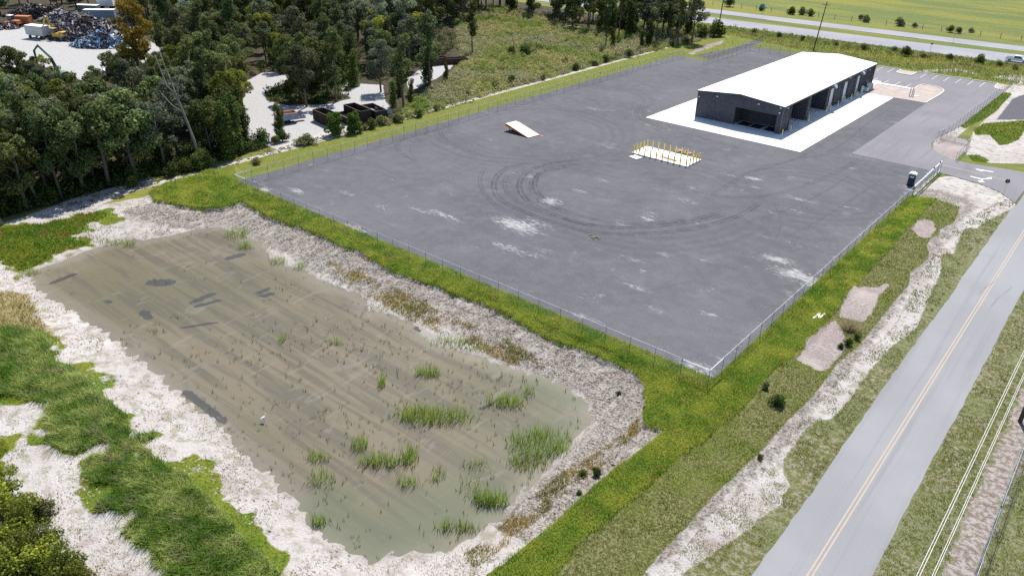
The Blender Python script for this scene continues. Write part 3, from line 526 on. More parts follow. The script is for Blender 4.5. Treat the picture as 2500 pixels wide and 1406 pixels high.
def ribbed(axis_, fixed, a0, a1, z0, z1, out=1, pitch=.305, thick=.12):
    """ribbed steel sheet: a wall slab with raised ribs. z1 may be a function of the running coordinate"""
    b = MB(); zf = z1 if callable(z1) else (lambda t: z1); n = max(1, int(math.ceil((a1-a0)/1.0)))
    def put(u0, u1, f0, f1):
        za, zb = zf(u0), zf(u1); lo, hi = min(f0, f1), max(f0, f1)
        if axis_ == 'x': vs_ = [(u0, lo, z0), (u1, lo, z0), (u1, hi, z0), (u0, hi, z0), (u0, lo, za), (u1, lo, zb), (u1, hi, zb), (u0, hi, za)]
        else: vs_ = [(lo, u0, z0), (hi, u0, z0), (hi, u1, z0), (lo, u1, z0), (lo, u0, za), (hi, u0, za), (hi, u1, zb), (lo, u1, zb)]
        b.add(vs_, [(3, 2, 1, 0), (4, 5, 6, 7), (0, 1, 5, 4), (1, 2, 6, 5), (2, 3, 7, 6), (3, 0, 4, 7)])
    brk = [a0, a1]
    if axis_ == 'x' and a0 < XM < a1 and callable(z1): brk = [a0, XM, a1]
    for u, v in zip(brk[:-1], brk[1:]): put(u, v, fixed, fixed-out*thick)
    t = a0+.1
    while t < a1-.06: put(t, t+.085, fixed-out*.001, fixed+out*.045); t += pitch
    return b
OX0, OX1, OZ = -66.0, -56.7, 3.85
w1 = ribbed('x', WY0, WX0, OX0, BZ, roofz, -1); w2 = ribbed('x', WY0, OX0, OX1, OZ, roofz, -1); w3 = ribbed('x', WY0, OX1, WX1, BZ, roofz, -1)
bb_ = MB()
for q in (w1, w2, w3): bb_.add(q.v, q.f)
wchild(bb_, 'front_wall', m_wall)
bb_ = MB()
segs = [(WY0+.12, 157.9, BZ, EZ), (167.5, 168.5, BZ, EZ), (179.2, 180.7, BZ, EZ), (184.3, 189.7, BZ, EZ), (193.4, 198.7, BZ, EZ), (202.2, WY1-.12, BZ, EZ), (180.7, 184.3, 4.5, EZ), (189.7, 193.4, 4.5, EZ), (198.7, 202.2, 4.5, EZ)]
for a, b, z0, z1 in segs: q = ribbed('y', WX1, a, b, z0, z1, 1); bb_.add(q.v, q.f)
bb_.bb(WX1-.14, WX1, 157.9, 167.5, 5.25, EZ); bb_.bb(WX1-.14, WX1, 168.5, 179.2, 5.25, EZ)
wchild(bb_, 'side_wall', m_wall)
wchild(ribbed('y', WX0, WY0+.12, WY1-.12, BZ, EZ, -1), 'left_wall', m_wall); wchild(ribbed('x', WY1, WX0, WX1, BZ, roofz, 1), 'rear_wall', m_wall)
for yy, xl in ((158.1, OX0), (167.45, WX0+.3), (179.3, WX0+.3)):
    wchild(ribbed('x', yy, xl, WX1-.2, BZ, 5.4, -1, thick=.25), 'partition_wall', m_win)
wchild(ribbed('y', OX0-.1, WY0+.2, 179.2, BZ, 5.4, 1), 'partition_wall', m_win)
b = MB()   # roof: two slopes with a real thickness
ov = .28; zl_ = EZ+.02-.06; zr_ = RZ+.03
for sgn in (-1, 1):
    xe = XM+sgn*((WX1-WX0)/2+ov); y0, y1 = WY0-ov, WY1+ov
    q = [(xe, zl_-.02), (XM, zr_), (XM, zr_+.14), (xe, zl_+.12)]
    b.profile(q, y0, y1)
wchild(b, 'roof', m_roof)
b = MB()
for sgn in (-1, 1):
    xe = XM+sgn*((WX1-WX0)/2+ov+.05); b.bb(xe-.06, xe+.06, WY0-ov, WY1+ov, zl_-.14, zl_+.10)
wchild(b, 'gutter', m_trim)
for yy in (WY0-ov-.012, WY1+ov+.012):
    xl_, xr_ = XM-(WX1-WX0)/2-ov, XM+(WX1-WX0)/2+ov; b = MB(); b.profile([(xl_, zl_-.12), (XM, zr_-.10), (xr_, zl_-.12), (xr_, zl_+.10), (XM, zr_+.12), (xl_, zl_+.10)], yy-.01, yy+.01); wchild(b, 'gable_trim', m_trim)
for xx, yy in ((WX0-.05, WY0-.05), (WX1+.05, WY0-.05), (WX1+.05, WY1+.05), (WX0-.05, WY1+.05)): b = MB(); b.bb(xx-.09, xx+.09, yy-.09, yy+.09, BZ, EZ-.12); wchild(b, 'corner_trim', m_trim)
for yy in (157.9, 167.5, 168.5, 179.2): b = MB(); b.bb(WX1-.2, WX1+.075, yy-.09, yy+.09, BZ, 5.5); wchild(b, 'bay_post', m_trim)
b = MB(); b.bb(OX0-.09, OX0+.09, WY0-.075, WY0+.2, BZ, OZ+.1); b.bb(OX1-.09, OX1+.09, WY0-.075, WY0+.2, BZ, OZ+.1); b.bb(OX0-.091, OX1+.091, WY0-.078, WY0+.2, OZ-.1, OZ+.02); wchild(b, 'opening_frame', m_trim)
for yy in (157.7, 167.7, 188., 197.2, 204.9): b = MB(); b.bb(WX1+.05, WX1+.15, yy-.05, yy+.05, BZ+.1, EZ-.1); b.bb(WX1+.05, WX1+.4, yy-.05, yy+.05, BZ+.02, BZ+.12); wchild(b, 'downpipe', m_trim)
m_door = flat('roll_up_door', (.62, .64, .67), .5, .1, .1)
for y0, y1 in ((180.7, 184.3), (189.7, 193.4), (198.7, 202.2)):
    b = MB(); b.bb(WX1-.50, WX1-.46, y0, y1, BZ, 4.5)
    for k in range(9): b.bb(WX1-.46, WX1-.425, y0+.03, y1-.03, BZ+.04+k*.49, BZ+.47+k*.49)
    d = wchild(b, 'roll_up_door', m_door); h = MB(); h.bb(WX1-.425, WX1-.35, (y0+y1)/2-.12, (y0+y1)/2+.12, 1.0, 1.08); o = h.build('handle', m_dark); o.parent = d; 
    o.matrix_parent_inverse = Matrix.Identity(4)
    b = MB(); b.bb(WX1-.50, WX1-.13, y0-.14, y0-.005, BZ, 4.5); b.bb(WX1-.50, WX1-.13, y1+.005, y1+.14, BZ, 4.5); b.bb(WX1-.50, WX1-.13, y0-.14, y1+.14, 4.505, 4.6); b.bb(WX1-.125, WX1+.06, y0-.1, y0-.003, BZ, 4.6); b.bb(WX1-.125, WX1+.06, y1+.003, y1+.1, BZ, 4.6)
    wchild(b, 'door_frame', m_trim)
for yy in (181.2, 200.4):
    b = MB(); b.profile([(WX1+.05, 5.0), (WX1+.95, 4.75), (WX1+1.0, 5.05), (WX1+.5, 5.5), (WX1+.05, 5.55)], yy-.65, yy+.65)
    for k in range(4): b.bb(WX1+.1, WX1+.9, yy-.55+k*.3, yy-.5+k*.3, 4.7, 4.8)
    wchild(b, 'exhaust_hood', m_galv, bevel=.03)
for p in ((-70.2, WY0, 5.2), (-61.0, WY0, 5.25), (-56.3, WY0, 5.3), (-56.4, WY0, 4.3), (-74.3, WY0, 4.4)):
    b = MB(); b.box((p[0], p[1]-.12, p[2]), (.34, .24, .2)); b.box((p[0], p[1]-.26, p[2]-.05), (.3, .1, .12)); wchild(b, 'wall_lamp', m_white, bevel=.03)
for yy, zz in ((155.6, 5.0), (183.4, 5.15), (192.6, 5.15), (203.5, 5.1), (207., 4.8)):
    b = MB(); b.box((WX1+.14, yy, zz), (.24, .34, .2)); b.box((WX1+.27, yy, zz-.05), (.1, .3, .12)); wchild(b, 'wall_lamp', m_white, bevel=.03)
b = MB(); b.bb(WX1+.04, WX1+.06, 206.3, 208.6, 1.0, 2.3); wchild(b, 'window', m_dark)
b = MB()
for xx in (-65.2, -62.6, -59.4): b.bb(xx, xx+2.3, 154.0, 157.4, BZ+.002, BZ+.01)
wchild(b, 'floor_pit', m_dark)
b = MB()
for xx in (-65.3, -62.8, -60.2, -59.5, -57.0): b.bb(xx-.06, xx+.06, 153.8, 157.6, BZ+.002, BZ+.10)
b.bb(-65.3, -57., 153.75, 153.85, BZ+.002, BZ+.1)
wchild(b, 'pit_frame', m_galv)

# equipment by the far corner
u = empty('air_conditioner', (-54.9, 207.4, BZ), 0, 'large louvred condenser with white side panel at far end of warehouse', 'air conditioner')
MB().bb(-.55, .55, -.9, .9, .1, 1.55).build('housing', m_white, u, bevel=.04); b = MB()
for k in range(8): b.bb(.56, .58, -.8, .8, .22+k*.16, .3+k*.16)
b.build('louvre', m_dark, u); b = MB(); b.bb(-.62, .62, -.98, .98, 0, .1); b.build('base', m_galv, u)
u = empty('storage_tank', (-54.8, 204.4, BZ), 0, 'pale square water tank on concrete beside roll up door', 'tank')
MB().bb(-.55, .55, -.6, .6, .12, 1.1).build('tank_body', flat('pale_plastic', (.5, .55, .58), .4), u, bevel=.08)
b = MB(); b.tube([(0, 0, 1.09), (0, 0, 1.2)], .2, 12); b.build('cap', m_dark, u); b = MB(); b.bb(-.6, .6, -.65, .65, 0, .12); b.build('pallet', m_tan, u)
u = empty('electric_cabinet', (-55.3, 203., BZ), 0, 'slim white cabinet against warehouse wall next to third roll up door', 'cabinet')
MB().bb(-.25, .25, -.3, .3, .05, 1.5).build('cabinet_body', m_white, u, bevel=.02); MB().bb(.252, .27, -.22, .22, .3, 1.4).build('door', m_galv, u); MB().bb(-.3, .3, -.35, .35, 0, .05).build('base', m_galv, u)

# ---------------------------------------------------------------- bollards
def bollard_mesh(h, r=.09):
    b = MB(); b.tube([(0, 0, 0), (0, 0, h-.05), (0, 0, h-.01), (0, 0, h+.02)], [r, r, r*.8, r*.3], 12); b.build('tmp', m_yellow); o = bpy.data.objects['tmp']; me = o.data; bpy.data.objects.remove(o); me.name = 'bollard_pipe'; return me
bm1 = bollard_mesh(1.25); bm2 = bollard_mesh(1.3, .11)
bm_base = MB(); bm_base.tube([(0, 0, .002), (0, 0, .42)], [.13, .118], 12); _o = bm_base.build('tmp', m_white); me_base = _o.data; bpy.data.objects.remove(_o)
def bollard(me, x, y, z, label, group, base=True):
    r = empty('bollard', (x, y, z), 0, label, 'bollard', group); link('post', me, r)
    if base: link('sleeve', me_base, r)
    return r
wl = ['at the near right corner of the warehouse', 'just left of the first open bay on the warehouse side', 'at the pier between the two open bays', 'before the first roll up door, nearer of a close pair', 'before the first roll up door, farther of a close pair',
      'just past the first roll up door', 'before the second roll up door', 'just past the second roll up door', 'before the third roll up door', 'beside the white cabinet past the third roll up door']
for (xx, yy), t in zip([(-55.0, 153.2), (-55.0, 157.4), (-55.0, 167.4), (-55.0, 177.9), (-54.9, 180.), (-55.0, 185.2), (-55.1, 189.9), (-54.9, 194.), (-54.8, 197.8), (-54.8, 201.2)], wl):
    bollard(bm1, xx, yy, BZ, 'yellow bollard '+t, 'bollards along the warehouse side')
b = MB(); b.bb(-71.2, -59.6, 121.9, 127.4, -.05, .16); sl_ = b.build('equipment_slab', m_conc, bevel=.02); tag(sl_, 'rectangular white concrete slab ringed by yellow bollards in gravel yard', 'slab')
ords = ['first', 'second', 'third', 'fourth', 'fifth', 'sixth', 'seventh', 'eighth', 'ninth', 'tenth']
for i in range(10): bollard(bm2, -70.9+i*11./9, 127.1, .16, 'yellow bollard, %s from the left in the long back row of the slab' % ords[i], 'bollards ringing the concrete slab', False)
for i in range(9): bollard(bm2, -69.7+i*9.8/8, 122.15, .16, 'yellow bollard, %s from the left in the long front row of the slab' % ords[i], 'bollards ringing the concrete slab', False)
for i in range(4): bollard(bm2, -70.95, 122.2+i*1.23, .16, 'yellow bollard, %s from the front on the left short side of the slab' % ords[i], 'bollards ringing the concrete slab', False)
for i in range(3): bollard(bm2, -59.85, 123.4+i*1.23, .16, 'yellow bollard, %s behind the corner on the right short side of the slab' % ords[i], 'bollards ringing the concrete slab', False)
b = MB(); b.box((-69.2, 120.2, .08), (1.9, 1.7, .16), R(-12)); tag(b.build('broken_slab', m_conc, bevel=.03), 'small broken white concrete piece in front of the bollard slab', 'slab')
u = empty('timber_stack', (-64.2, 123.4, .16), R(-8), 'brown boards stacked on the white bollard slab', 'timber')
for k, (a, l) in enumerate(((0, 4.2), (.22, 3.4), (-.2, 3.8), (.05, 2.6))): b = MB(); b.box((.3*k-.4, a, .03+.05*(k % 3)), (l, .16, .05), .04*k); b.build('board', m_tan, u)
for px_, py_, rz, l in ((-66.6, 124.3, .9, 1.3), (-62.2, 123.9, 1.1, 1.2), (-60.9, 123.6, .3, .9)):
    b = MB(); b.box((px_, py_, .19), (l, .1, .05), rz); tag(b.build('loose_board', m_tan), 'short loose board lying on the slab '+{-66.6: 'left of the timber stack', -62.2: 'right of the timber stack', -60.9: 'near the right front corner'}[px_], 'board', 'loose boards on the slab')
b = MB(); rr = random.Random(3)
for k in range(60): a = rr.uniform(0, 6.28); d = rr.random()**.7; b.box((-64.6+d*1.9*math.cos(a), 129.2+d*.8*math.sin(a), .1+.25*(1-d)*rr.random()), (rr.uniform(.2, .7), rr.uniform(.15, .4), rr.uniform(.08, .2)), rr.uniform(0, 3))
o = b.build('rubble', flat('rubble', (.33, .24, .18), .9, var=.4)); tag(o, 'low heap of brown rubble behind the bollard slab', 'rubble', kind='stuff')

# ---------------------------------------------------------------- orange steel ramp
m_or = flat('orange_steel', (.62, .22, .07), .5, .1, .15); m_rt = flat('worn_pale_deck', (.72, .60, .50), .6, var=.1)
zt = 1.35
pa = G(*ZP(0, 0, 1, [(0, 0)])[0]) if False else None
lo0, lo1 = G(1200+355/4.135, 260+315/4.135), G(1200+495/4.135, 260+298/4.135); hi0, hi1 = G(1200+132/4.135, 260+178/4.135, zt), G(1200+252/4.135, 260+150/4.135, zt)
c_lo = (lo0+lo1)/2; c_hi = (hi0+hi1)/2; dirv = c_hi-c_lo; Lr = np.hypot(*dirv); ang = math.atan2(dirv[1], dirv[0]); Wr = (np.hypot(*(lo1-lo0))+np.hypot(*(hi1-hi0)))/2*.93
u = empty('dock_ramp', (c_lo[0], c_lo[1], 0), ang, 'orange steel loading ramp with pale deck propped at its far left end', 'ramp')
b = MB(); sg = [(0, .06), (Lr*.86, zt*.95), (Lr, zt)]
for (xa, za), (xb, zb) in zip(sg[:-1], sg[1:]): b.add([(xa, -Wr/2, za), (xb, -Wr/2, zb), (xb, Wr/2, zb), (xa, Wr/2, za), (xa, -Wr/2, za+.07), (xb, -Wr/2, zb+.07), (xb, Wr/2, zb+.07), (xa, Wr/2, za+.07)], [(3, 2, 1, 0), (4, 5, 6, 7), (0, 1, 5, 4), (1, 2, 6, 5), (2, 3, 7, 6), (3, 0, 4, 7)])
b.build('deck', m_rt, u)
for s in (-1, 1):
    b = MB(); yy = s*(Wr/2+.045)
    b.add([(0, yy-.04, .0), (Lr*.86, yy-.04, zt*.95-.38), (Lr, yy-.04, zt-.3), (Lr, yy-.04, zt+.13), (Lr*.86, yy-.04, zt*.95+.12), (0, yy-.04, .13)]+[(0, yy+.04, .0), (Lr*.86, yy+.04, zt*.95-.38), (Lr, yy+.04, zt-.3), (Lr, yy+.04, zt+.13), (Lr*.86, yy+.04, zt*.95+.12), (0, yy+.04, .13)],
          [(0, 1, 2, 3, 4, 5)[::-1] if s < 0 else (0, 1, 2, 3, 4, 5), (6, 7, 8, 9, 10, 11)]+[(i, (i+1) % 6, 6+(i+1) % 6, 6+i) for i in range(6)]); b.build('side_beam', m_or, u)
b = MB(); b.bb(Lr-.08, Lr+.02, -Wr/2, Wr/2, zt-.3, zt+.06); b.build('end_beam', m_or, u)
for s in (-1, 1): b = MB(); b.tube([(Lr*.84, s*(Wr/2-.25), 0.01), (Lr*.84, s*(Wr/2-.25), zt*.9)], .07, 8); b.box((Lr*.84, s*(Wr/2-.25), .03), (.4, .4, .05)); b.build('leg', m_dark, u)
b = MB(); mark(b, *(c_lo+np.array([1.2, 1.6])), *(c_hi*.35+c_lo*.65+np.array([.8, 1.9])), .12, .02); tag(b.build('steel_bar', m_or), 'thin rusty bar on the gravel behind the orange ramp', 'bar')

# ---------------------------------------------------------------- portable toilet
u = empty('portable_toilet', (-26.9, 140.4, .004), R(4), 'dark blue portable toilet with white roof beside sliding gate', 'portable toilet')
m_navy = flat('navy_plastic', (.022, .033, .07), .45); b = MB(); b.bb(-.52, .52, -.52, .52, .12, 2.0); b.build('cabin', m_navy, u, bevel=.05)
b = MB(); b.bb(-.44, .44, -.56, -.525, .16, 1.92); dd = b.build('door', m_navy, u, bevel=.01)
b = MB(); b.bb(.3, .36, -.59, -.56, .95, 1.1); b.build('handle', m_dark, dd); b = MB(); b.bb(-.34, .34, -.575, -.5625, 1.5, 1.75); b.build('sign_panel', m_white, dd)
b = MB(); b.profile([(-.6, 2.0), (.6, 2.0), (.6, 2.08), (.35, 2.3), (-.35, 2.3), (-.6, 2.08)], -.6, .6); b.build('roof', flat('milky_roof', (.75, .78, .8), .4), u, bevel=.04)
b = MB(); b.bb(-.62, .62, -.62, .62, 0, .12); b.build('base', m_dark, u); b = MB(); b.tube([(.35, .4, 2.2), (.35, .4, 2.55)], .05, 8); b.build('vent_pipe', m_dark, u)
for k, s in enumerate((-.25, 0, .25)): b = MB(); b.bb(-.3, .3, .523, .53, .6+k*.35, .75+k*.35); b.build('vent_grille', m_dark, u)

# ---------------------------------------------------------------- chain link fences
M = NM('chain_link', .45, .5); M.color((.36, .40, .44)); M.b.inputs['Metallic'].default_value = .3
tc = M.obj(); sx = M.n('ShaderNodeSeparateXYZ'); M.put(sx.inputs[0], tc)
a_ = M.math('FRACT', M.math('DIVIDE', M.math('ADD', sx.outputs[0], sx.outputs[2]), .075)); b_ = M.math('FRACT', M.math('DIVIDE', M.math('SUBTRACT', sx.outputs[0], sx.outputs[2]), .075))
wire = M.math('MAXIMUM', M.math('LESS_THAN', a_, .06), M.math('LESS_THAN', b_, .06))
tp = M.n('ShaderNodeBsdfTransparent'); mx = M.n('ShaderNodeMixShader'); M.put(mx.inputs[0], wire); M.t.links.new(tp.outputs[0], mx.inputs[1]); M.t.links.new(M.b.outputs[0], mx.inputs[2]); M.t.links.new(mx.outputs[0], M.t.nodes['Material Output'].inputs[0]); m_link = M.m
m_post = flat('weathered_post', (.09, .10, .10), .7, .1); m_rail = flat('dull_rail', (.38, .41, .44), .5, .3)
def fence(p0, p1, h, label, spacing=3.05, brace=(), arms=0, rail=True, name='chain_link_fence', posts=True, group=None, z=0.02, rr_=.03, ):
    p0 = np.array(p0, float); p1 = np.array(p1, float); d = p1-p0; L = np.hypot(*d); rz = math.atan2(d[1], d[0])
    u = empty(name, (p0[0], p0[1], z), rz, label, 'gate' if 'gate' in name else 'fence', group)
    me = npmesh('mesh_panel', [(0, 0, .03), (L, 0, .03), (L, 0, h-.02), (0, 0, h-.02)], [(0, 1, 2, 3)]); link('mesh_panel', me, u, m_link)
    if rail: b = MB(); b.tube([(0, 0, h), (L, 0, h)], rr_*.75, 6); b.build('top_rail', m_galv if rr_ > .035 else m_rail, u)
    n = max(1, int(round(L/spacing)))
    b = MB(); b.tube([(0, 0, -.1), (0, 0, h+.03), (0, 0, h+.06)], [rr_*.8, rr_*.8, .01], 6)
    pm = b.build('post', m_galv if rr_ > .035 else m_post, u)
    for i in range(1, n+1): o = link('post', pm.data, u); o.location = (L*i/n, 0, 0)
    for s, ty in brace:       # painted brace rails next to corner posts
        b = MB(); e = s*L; t = 1 if s < .5 else -1; b.tube([(e, 0, h-.12), (e+t*3.0, 0, h-.12)], .045, 6); b.build('brace_rail', m_white, u)
    if arms:
        for i in range(n+1):
            b = MB(); b.tube([(L*i/n, 0, h), (L*i/n, arms*.32, h+.32)], .022, 5); b.build('barb_arm', m_galv, u)
        for k in (1, 2, 3):
            b = MB(); b.tube([(0, arms*.1*k, h+.1*k), (L, arms*.1*k, h+.1*k)], .006, 4); b.build('barbed_wire', m_galv, u)
    return u
FH = 2.35
cz = FH; cNR = G(1744.5, 893.5, cz); cNL = G(558.5, 428.5, cz); fy = (cNR[1]+cNL[1])/2; fx = cNR[0]; fl = cNL[0]
fence((fl, fy), (fx, fy), FH, 'long chain link fence on the grassy berm between gravel yard and pond', brace=((0, 0), (1, 0)))
fence((fx, fy), (fx+.15, 133.2), FH, 'chain link fence beside the green verge, from near yard corner to sliding gate', brace=((0, 0),))
fl2 = G(1652, 122, FH); fl3 = G(1833, 104, FH)
fence((fl, fy), (fl, fl2[1]), FH, 'thin chain link fence on the mown strip along the wooded side of the yard', brace=((0, 0), (1, 0)))
fence((fl, fl2[1]), (fl3[0]-8, fl2[1]+.5), FH, 'short chain link fence crossing the grass at the far left yard corner', brace=((0, 0),))
fence((fl3[0], fl3[1]-30), fl3, FH, 'chain link fence piece beside the grass notch behind the warehouse', brace=((1, 0),)); fence(fl3, (-61.5, fl3[1]+1), FH, 'chain link fence behind warehouse along the highway side', brace=((0, 0),))
fence((-29.6, 176.2), (-28.6, 239.6), FH, 'chain link fence on the white kerb strip right of the asphalt lot', brace=())
fence((-30.3, 171.2), (-29.6, 176.2), FH, 'short chain link panel at the rounded kerb end', brace=((0, 0),), spacing=2.5)
for a, b_, lb in (((-30.2, 173.6), (-24.7, 172.9), 'open swing gate leaf standing across the sandy corner'), ((-24.7, 172.9), (-24.4, 160.6), 'long chain link gate section along the driveway mouth')):
    d = np.array(b_)-np.array(a); L = np.hypot(*d); u = fence(a, b_, 1.8, lb, spacing=L/2 if L < 8 else 3.05, name='gate_frame', rr_=.04)
    bq = MB(); bq.tube([(0, 0, .08), (L, 0, .08)], .04, 6); bq.build('bottom_rail', m_galv, u)
# sliding cantilever gate
u = fence((fx+.1, 134.), (fx+.1, 151.6), 1.95, 'galvanised sliding gate with truss tail at the driveway', spacing=4.4, name='sliding_gate', rr_=.055); L = 17.6
bq = MB(); bq.tube([(0, -.02, .12), (L, -.02, .12)], .05, 6); bq.build('bottom_rail', m_galv, u); bq = MB(); bq.tube([(0, 0, .62), (L, 0, .62)], .035, 6); bq.build('middle_rail', m_galv, u)
bq = MB()
for k in range(14): bq.tube([(k*L/14, 0, .12 if k % 2 else .62), ((k+1)*L/14, 0, .62 if k % 2 else .12)], .025, 5)
bq.build('truss', m_galv, u); bq = MB(); bq.tube([(0, .14, 1.98), (L, .14, 1.98)], .06, 6); bq.build('track_rail', m_white, u)
for xx in (12.2, 16.2): bq = MB(); bq.tube([(xx, .1, 1.95), (xx, .1, 2.25)], .09, 8); bq.build('roller', m_dark, u)
for xx in (12.2, 16.3): bq = MB(); bq.tube([(xx, .16, 0), (xx, .16, 2.3)], .07, 8); bq.build('guide_post', m_galv, u)
# right-hand fence with barbed wire arms
fence((1.35, 40), (1.15, 60.3), 2.05, 'near chain link fence with barbed wire at the bottom right', arms=1, spacing=2.9)
fence((1.15, 60.6), (1.0, 100), 2.05, 'chain link fence with barbed wire behind the wooden pole on the right edge', arms=1, spacing=2.9)

# ---------------------------------------------------------------- utility poles, wires, signs
def upole(x, y, h, label, r=.17, arm=True, rz=0, lean=(0, 0)):
    u = empty('utility_pole', (x, y, 0), rz, label, 'utility pole'); b = MB(); b.tube([(0, 0, -.2), (lean[0], lean[1], h)], [r, r*.65], 10); b.build('pole', m_wood, u)
    if arm:
        b = MB(); b.box((lean[0]*.95, lean[1]*.95-.14, h-.9), (2.4, .1, .12)); a = b.build('crossarm', m_wood, u)
        for k in (-1.1, -.5, .5, 1.1): b = MB(); b.tube([(lean[0]*.95+k, lean[1]*.95-.14, h-.84), (lean[0]*.95+k, lean[1]*.95-.14, h-.66)], [.05, .03], 7); b.build('insulator', m_dark, a)
    return u
upole(-84.0, 246.8, 14.4, 'leaning dark wooden pole rising behind the warehouse roof', .19, lean=(1.2, 0))
upole(*G(1757, 52), 15.5, 'tall dark pole in the bushes left of the highway', .2, lean=(.5, 0))
upole(.15, 77.6, 12.2, 'thick wooden pole on sandy ground at the right edge', .2, rz=R(90))
bz = 9.
for k, (xx, zz) in enumerate(((-1.62, 9.05), (-1.48, 9.0), (-.93, 9.0), (-.82, 9.0))):
    pts = [(xx+.004*(t-60), t, zz+.0012*(t-77)**2*.35) for t in np.arange(20, 150, 6.5)]
    b = MB(); b.tube(pts, .022 if k < 2 else .02, 5); tag(b.build('overhead_wire', flat('pale_wire', (.55, .55, .52), .5), smooth=True), ['leftmost of the four pale wires crossing the lower right verge', 'second from left of the four pale wires', 'third from left of the four pale wires', 'rightmost of the four pale wires, nearest the barbed fence'][k], 'wire', 'overhead wires along the road')
u = empty('stop_sign', (-13.75, 145.6, 0), R(20), 'octagonal sign on thin post in sand at the driveway mouth, seen from behind', 'road sign')
b = MB(); b.tube([(0, 0, 0), (0, 0, 3.0)], .035, 6); b.build('post', m_galv, u)
b = MB(); o8 = [(.38*math.cos(R(22.5+45*k)), 2.65+.38*math.sin(R(22.5+45*k))) for k in range(8)]; b.profile(o8, .04, .06); b.build('back_plate', m_dark, u)
b = MB(); b.profile([(x_*.97, 2.65+(z_-2.65)*.97) for x_, z_ in o8], .0605, .063); b.build('sign_face', flat('sign_red', (.45, .02, .02), .4), u)
cu = bpy.data.curves.new('word', 'FONT'); cu.body = 'STOP'; cu.size = .26; cu.align_x = 'CENTER'; cu.align_y = 'CENTER'; cu.extrude = .002; cu.materials.append(m_white); wo0 = bpy.data.objects.new('tmp', cu); wo = bpy.data.objects.new('lettering', bpy.data.meshes.new_from_object(wo0)); COL.objects.link(wo); bpy.data.objects.remove(wo0)
wo.parent = u; wo.location = (0, .068, 2.65); wo.rotation_euler = (R(90), 0, R(180))
def small_sign(px_, py_, h, label, c, plate=(.6, .75), rz=0):
    g = G(px_, py_); u = empty('road_sign', (g[0], g[1], 0), rz, label, 'road sign'); b = MB(); b.tube([(0, 0, 0), (0, 0, h)], .05, 6); b.build('post', m_galv, u)
    b = MB(); b.bb(-plate[0]/2, plate[0]/2, -.08, -.05, h-plate[1], h); b.build('sign_plate', flat('sign_colour', c, .5), u)
small_sign(1861, 33, 3.4, 'blue rectangular sign beyond the far carriageway', (.05, .25, .55), (1., 1.3)); small_sign(1875+1390/3.515, 445/3.515, 2.6, 'small grey sign on the near highway verge', (.25, .25, .25), (.7, .5)); small_sign(1875+1585/3.515, 370/3.515, 3.0, 'thin pale sign in the highway median', (.4, .4, .4), (.5, .4))
# pipes on the island
u = empty('backflow_pipes', (*G(2223, 236), .06), R(40), 'grey upright pipes with valve on the tan island', 'pipework')
for k, xx in enumerate((-.35, .25)): b = MB(); b.tube([(xx, 0, 0), (xx, 0, 1.9)], .11, 10); b.tube([(xx, 0, 1.9), (xx, 0, 2.05)], .16, 10); b.build('riser', m_galv, u)
b = MB(); b.tube([(-.35, 0, 1.0), (.25, 0, 1.0)], .09, 8); b.build('cross_pipe', m_galv, u); b = MB(); b.tube([(.75, .3, 0), (.75, .3, 1.3)], .07, 8); b.build('gauge_post', m_dark, u)
b = MB(); b.box((*G(2236, 236), .1), (1.5, .8, .08), R(40)); tag(b.build('concrete_lid', m_conc, bevel=.02), 'flat white lid on the tan island right of the pipes', 'lid')

# ---------------------------------------------------------------- egret
def skin_body(name, pts, edges, radii, mat, parent=None, sub=1):
    me = bpy.data.meshes.new(name); me.from_pydata(pts, edges, []); o = link(name, me, parent, mat)
    s = o.modifiers.new('s', 'SKIN')
    for i, r in enumerate(radii): me.skin_vertices[0].data[i].radius = (r, r)
    me.skin_vertices[0].data[0].use_root = True
    if sub: q = o.modifiers.new('u', 'SUBSURF'); q.levels = sub; q.render_levels = sub
    return o
eg = G(645, 1030, WZ); u = empty('egret', (eg[0], eg[1], WZ), R(60), 'white egret wading in the brown pond water', 'bird')
m_fe = flat('white_feathers', (.8, .8, .78), .7); m_bk = flat('bill', (.5, .3, .05), .5)
skin_body('body', [(0, 0, .52), (-.16, 0, .46), (-.34, 0, .38), (.14, 0, .60), (.2, 0, .74), (.14, 0, .86), (.2, 0, .98), (.27, 0, 1.0)], [(0, 1), (1, 2), (0, 3), (3, 4), (4, 5), (5, 6), (6, 7)], [.115, .10, .03, .07, .035, .028, .035, .025], m_fe, u, 2)
b = MB(); b.tube([(.28, 0, 1.0), (.42, 0, .975)], [.014, .003], 6); b.build('bill', m_bk, u)
for s in (-1, 1): b = MB(); b.tube([(0, s*.05, -.1), (.03, s*.05, .22), (-.02, s*.05, .5)], .012, 5); b.build('leg', m_dark, u)
# three pale planks in the grass
for k in range(3):
    g = G(1991+7*k, 779); b = MB(); b.box((g[0], g[1], .46), (.19, 1.6-.2*(k == 1), .07), R(-3+ (22 if k == 1 else 0))); tag(b.build('pale_plank', m_white), ['left', 'slanted middle', 'right'][k]+' one of three short pale planks in the verge grass', 'plank', 'pale planks in the grass')

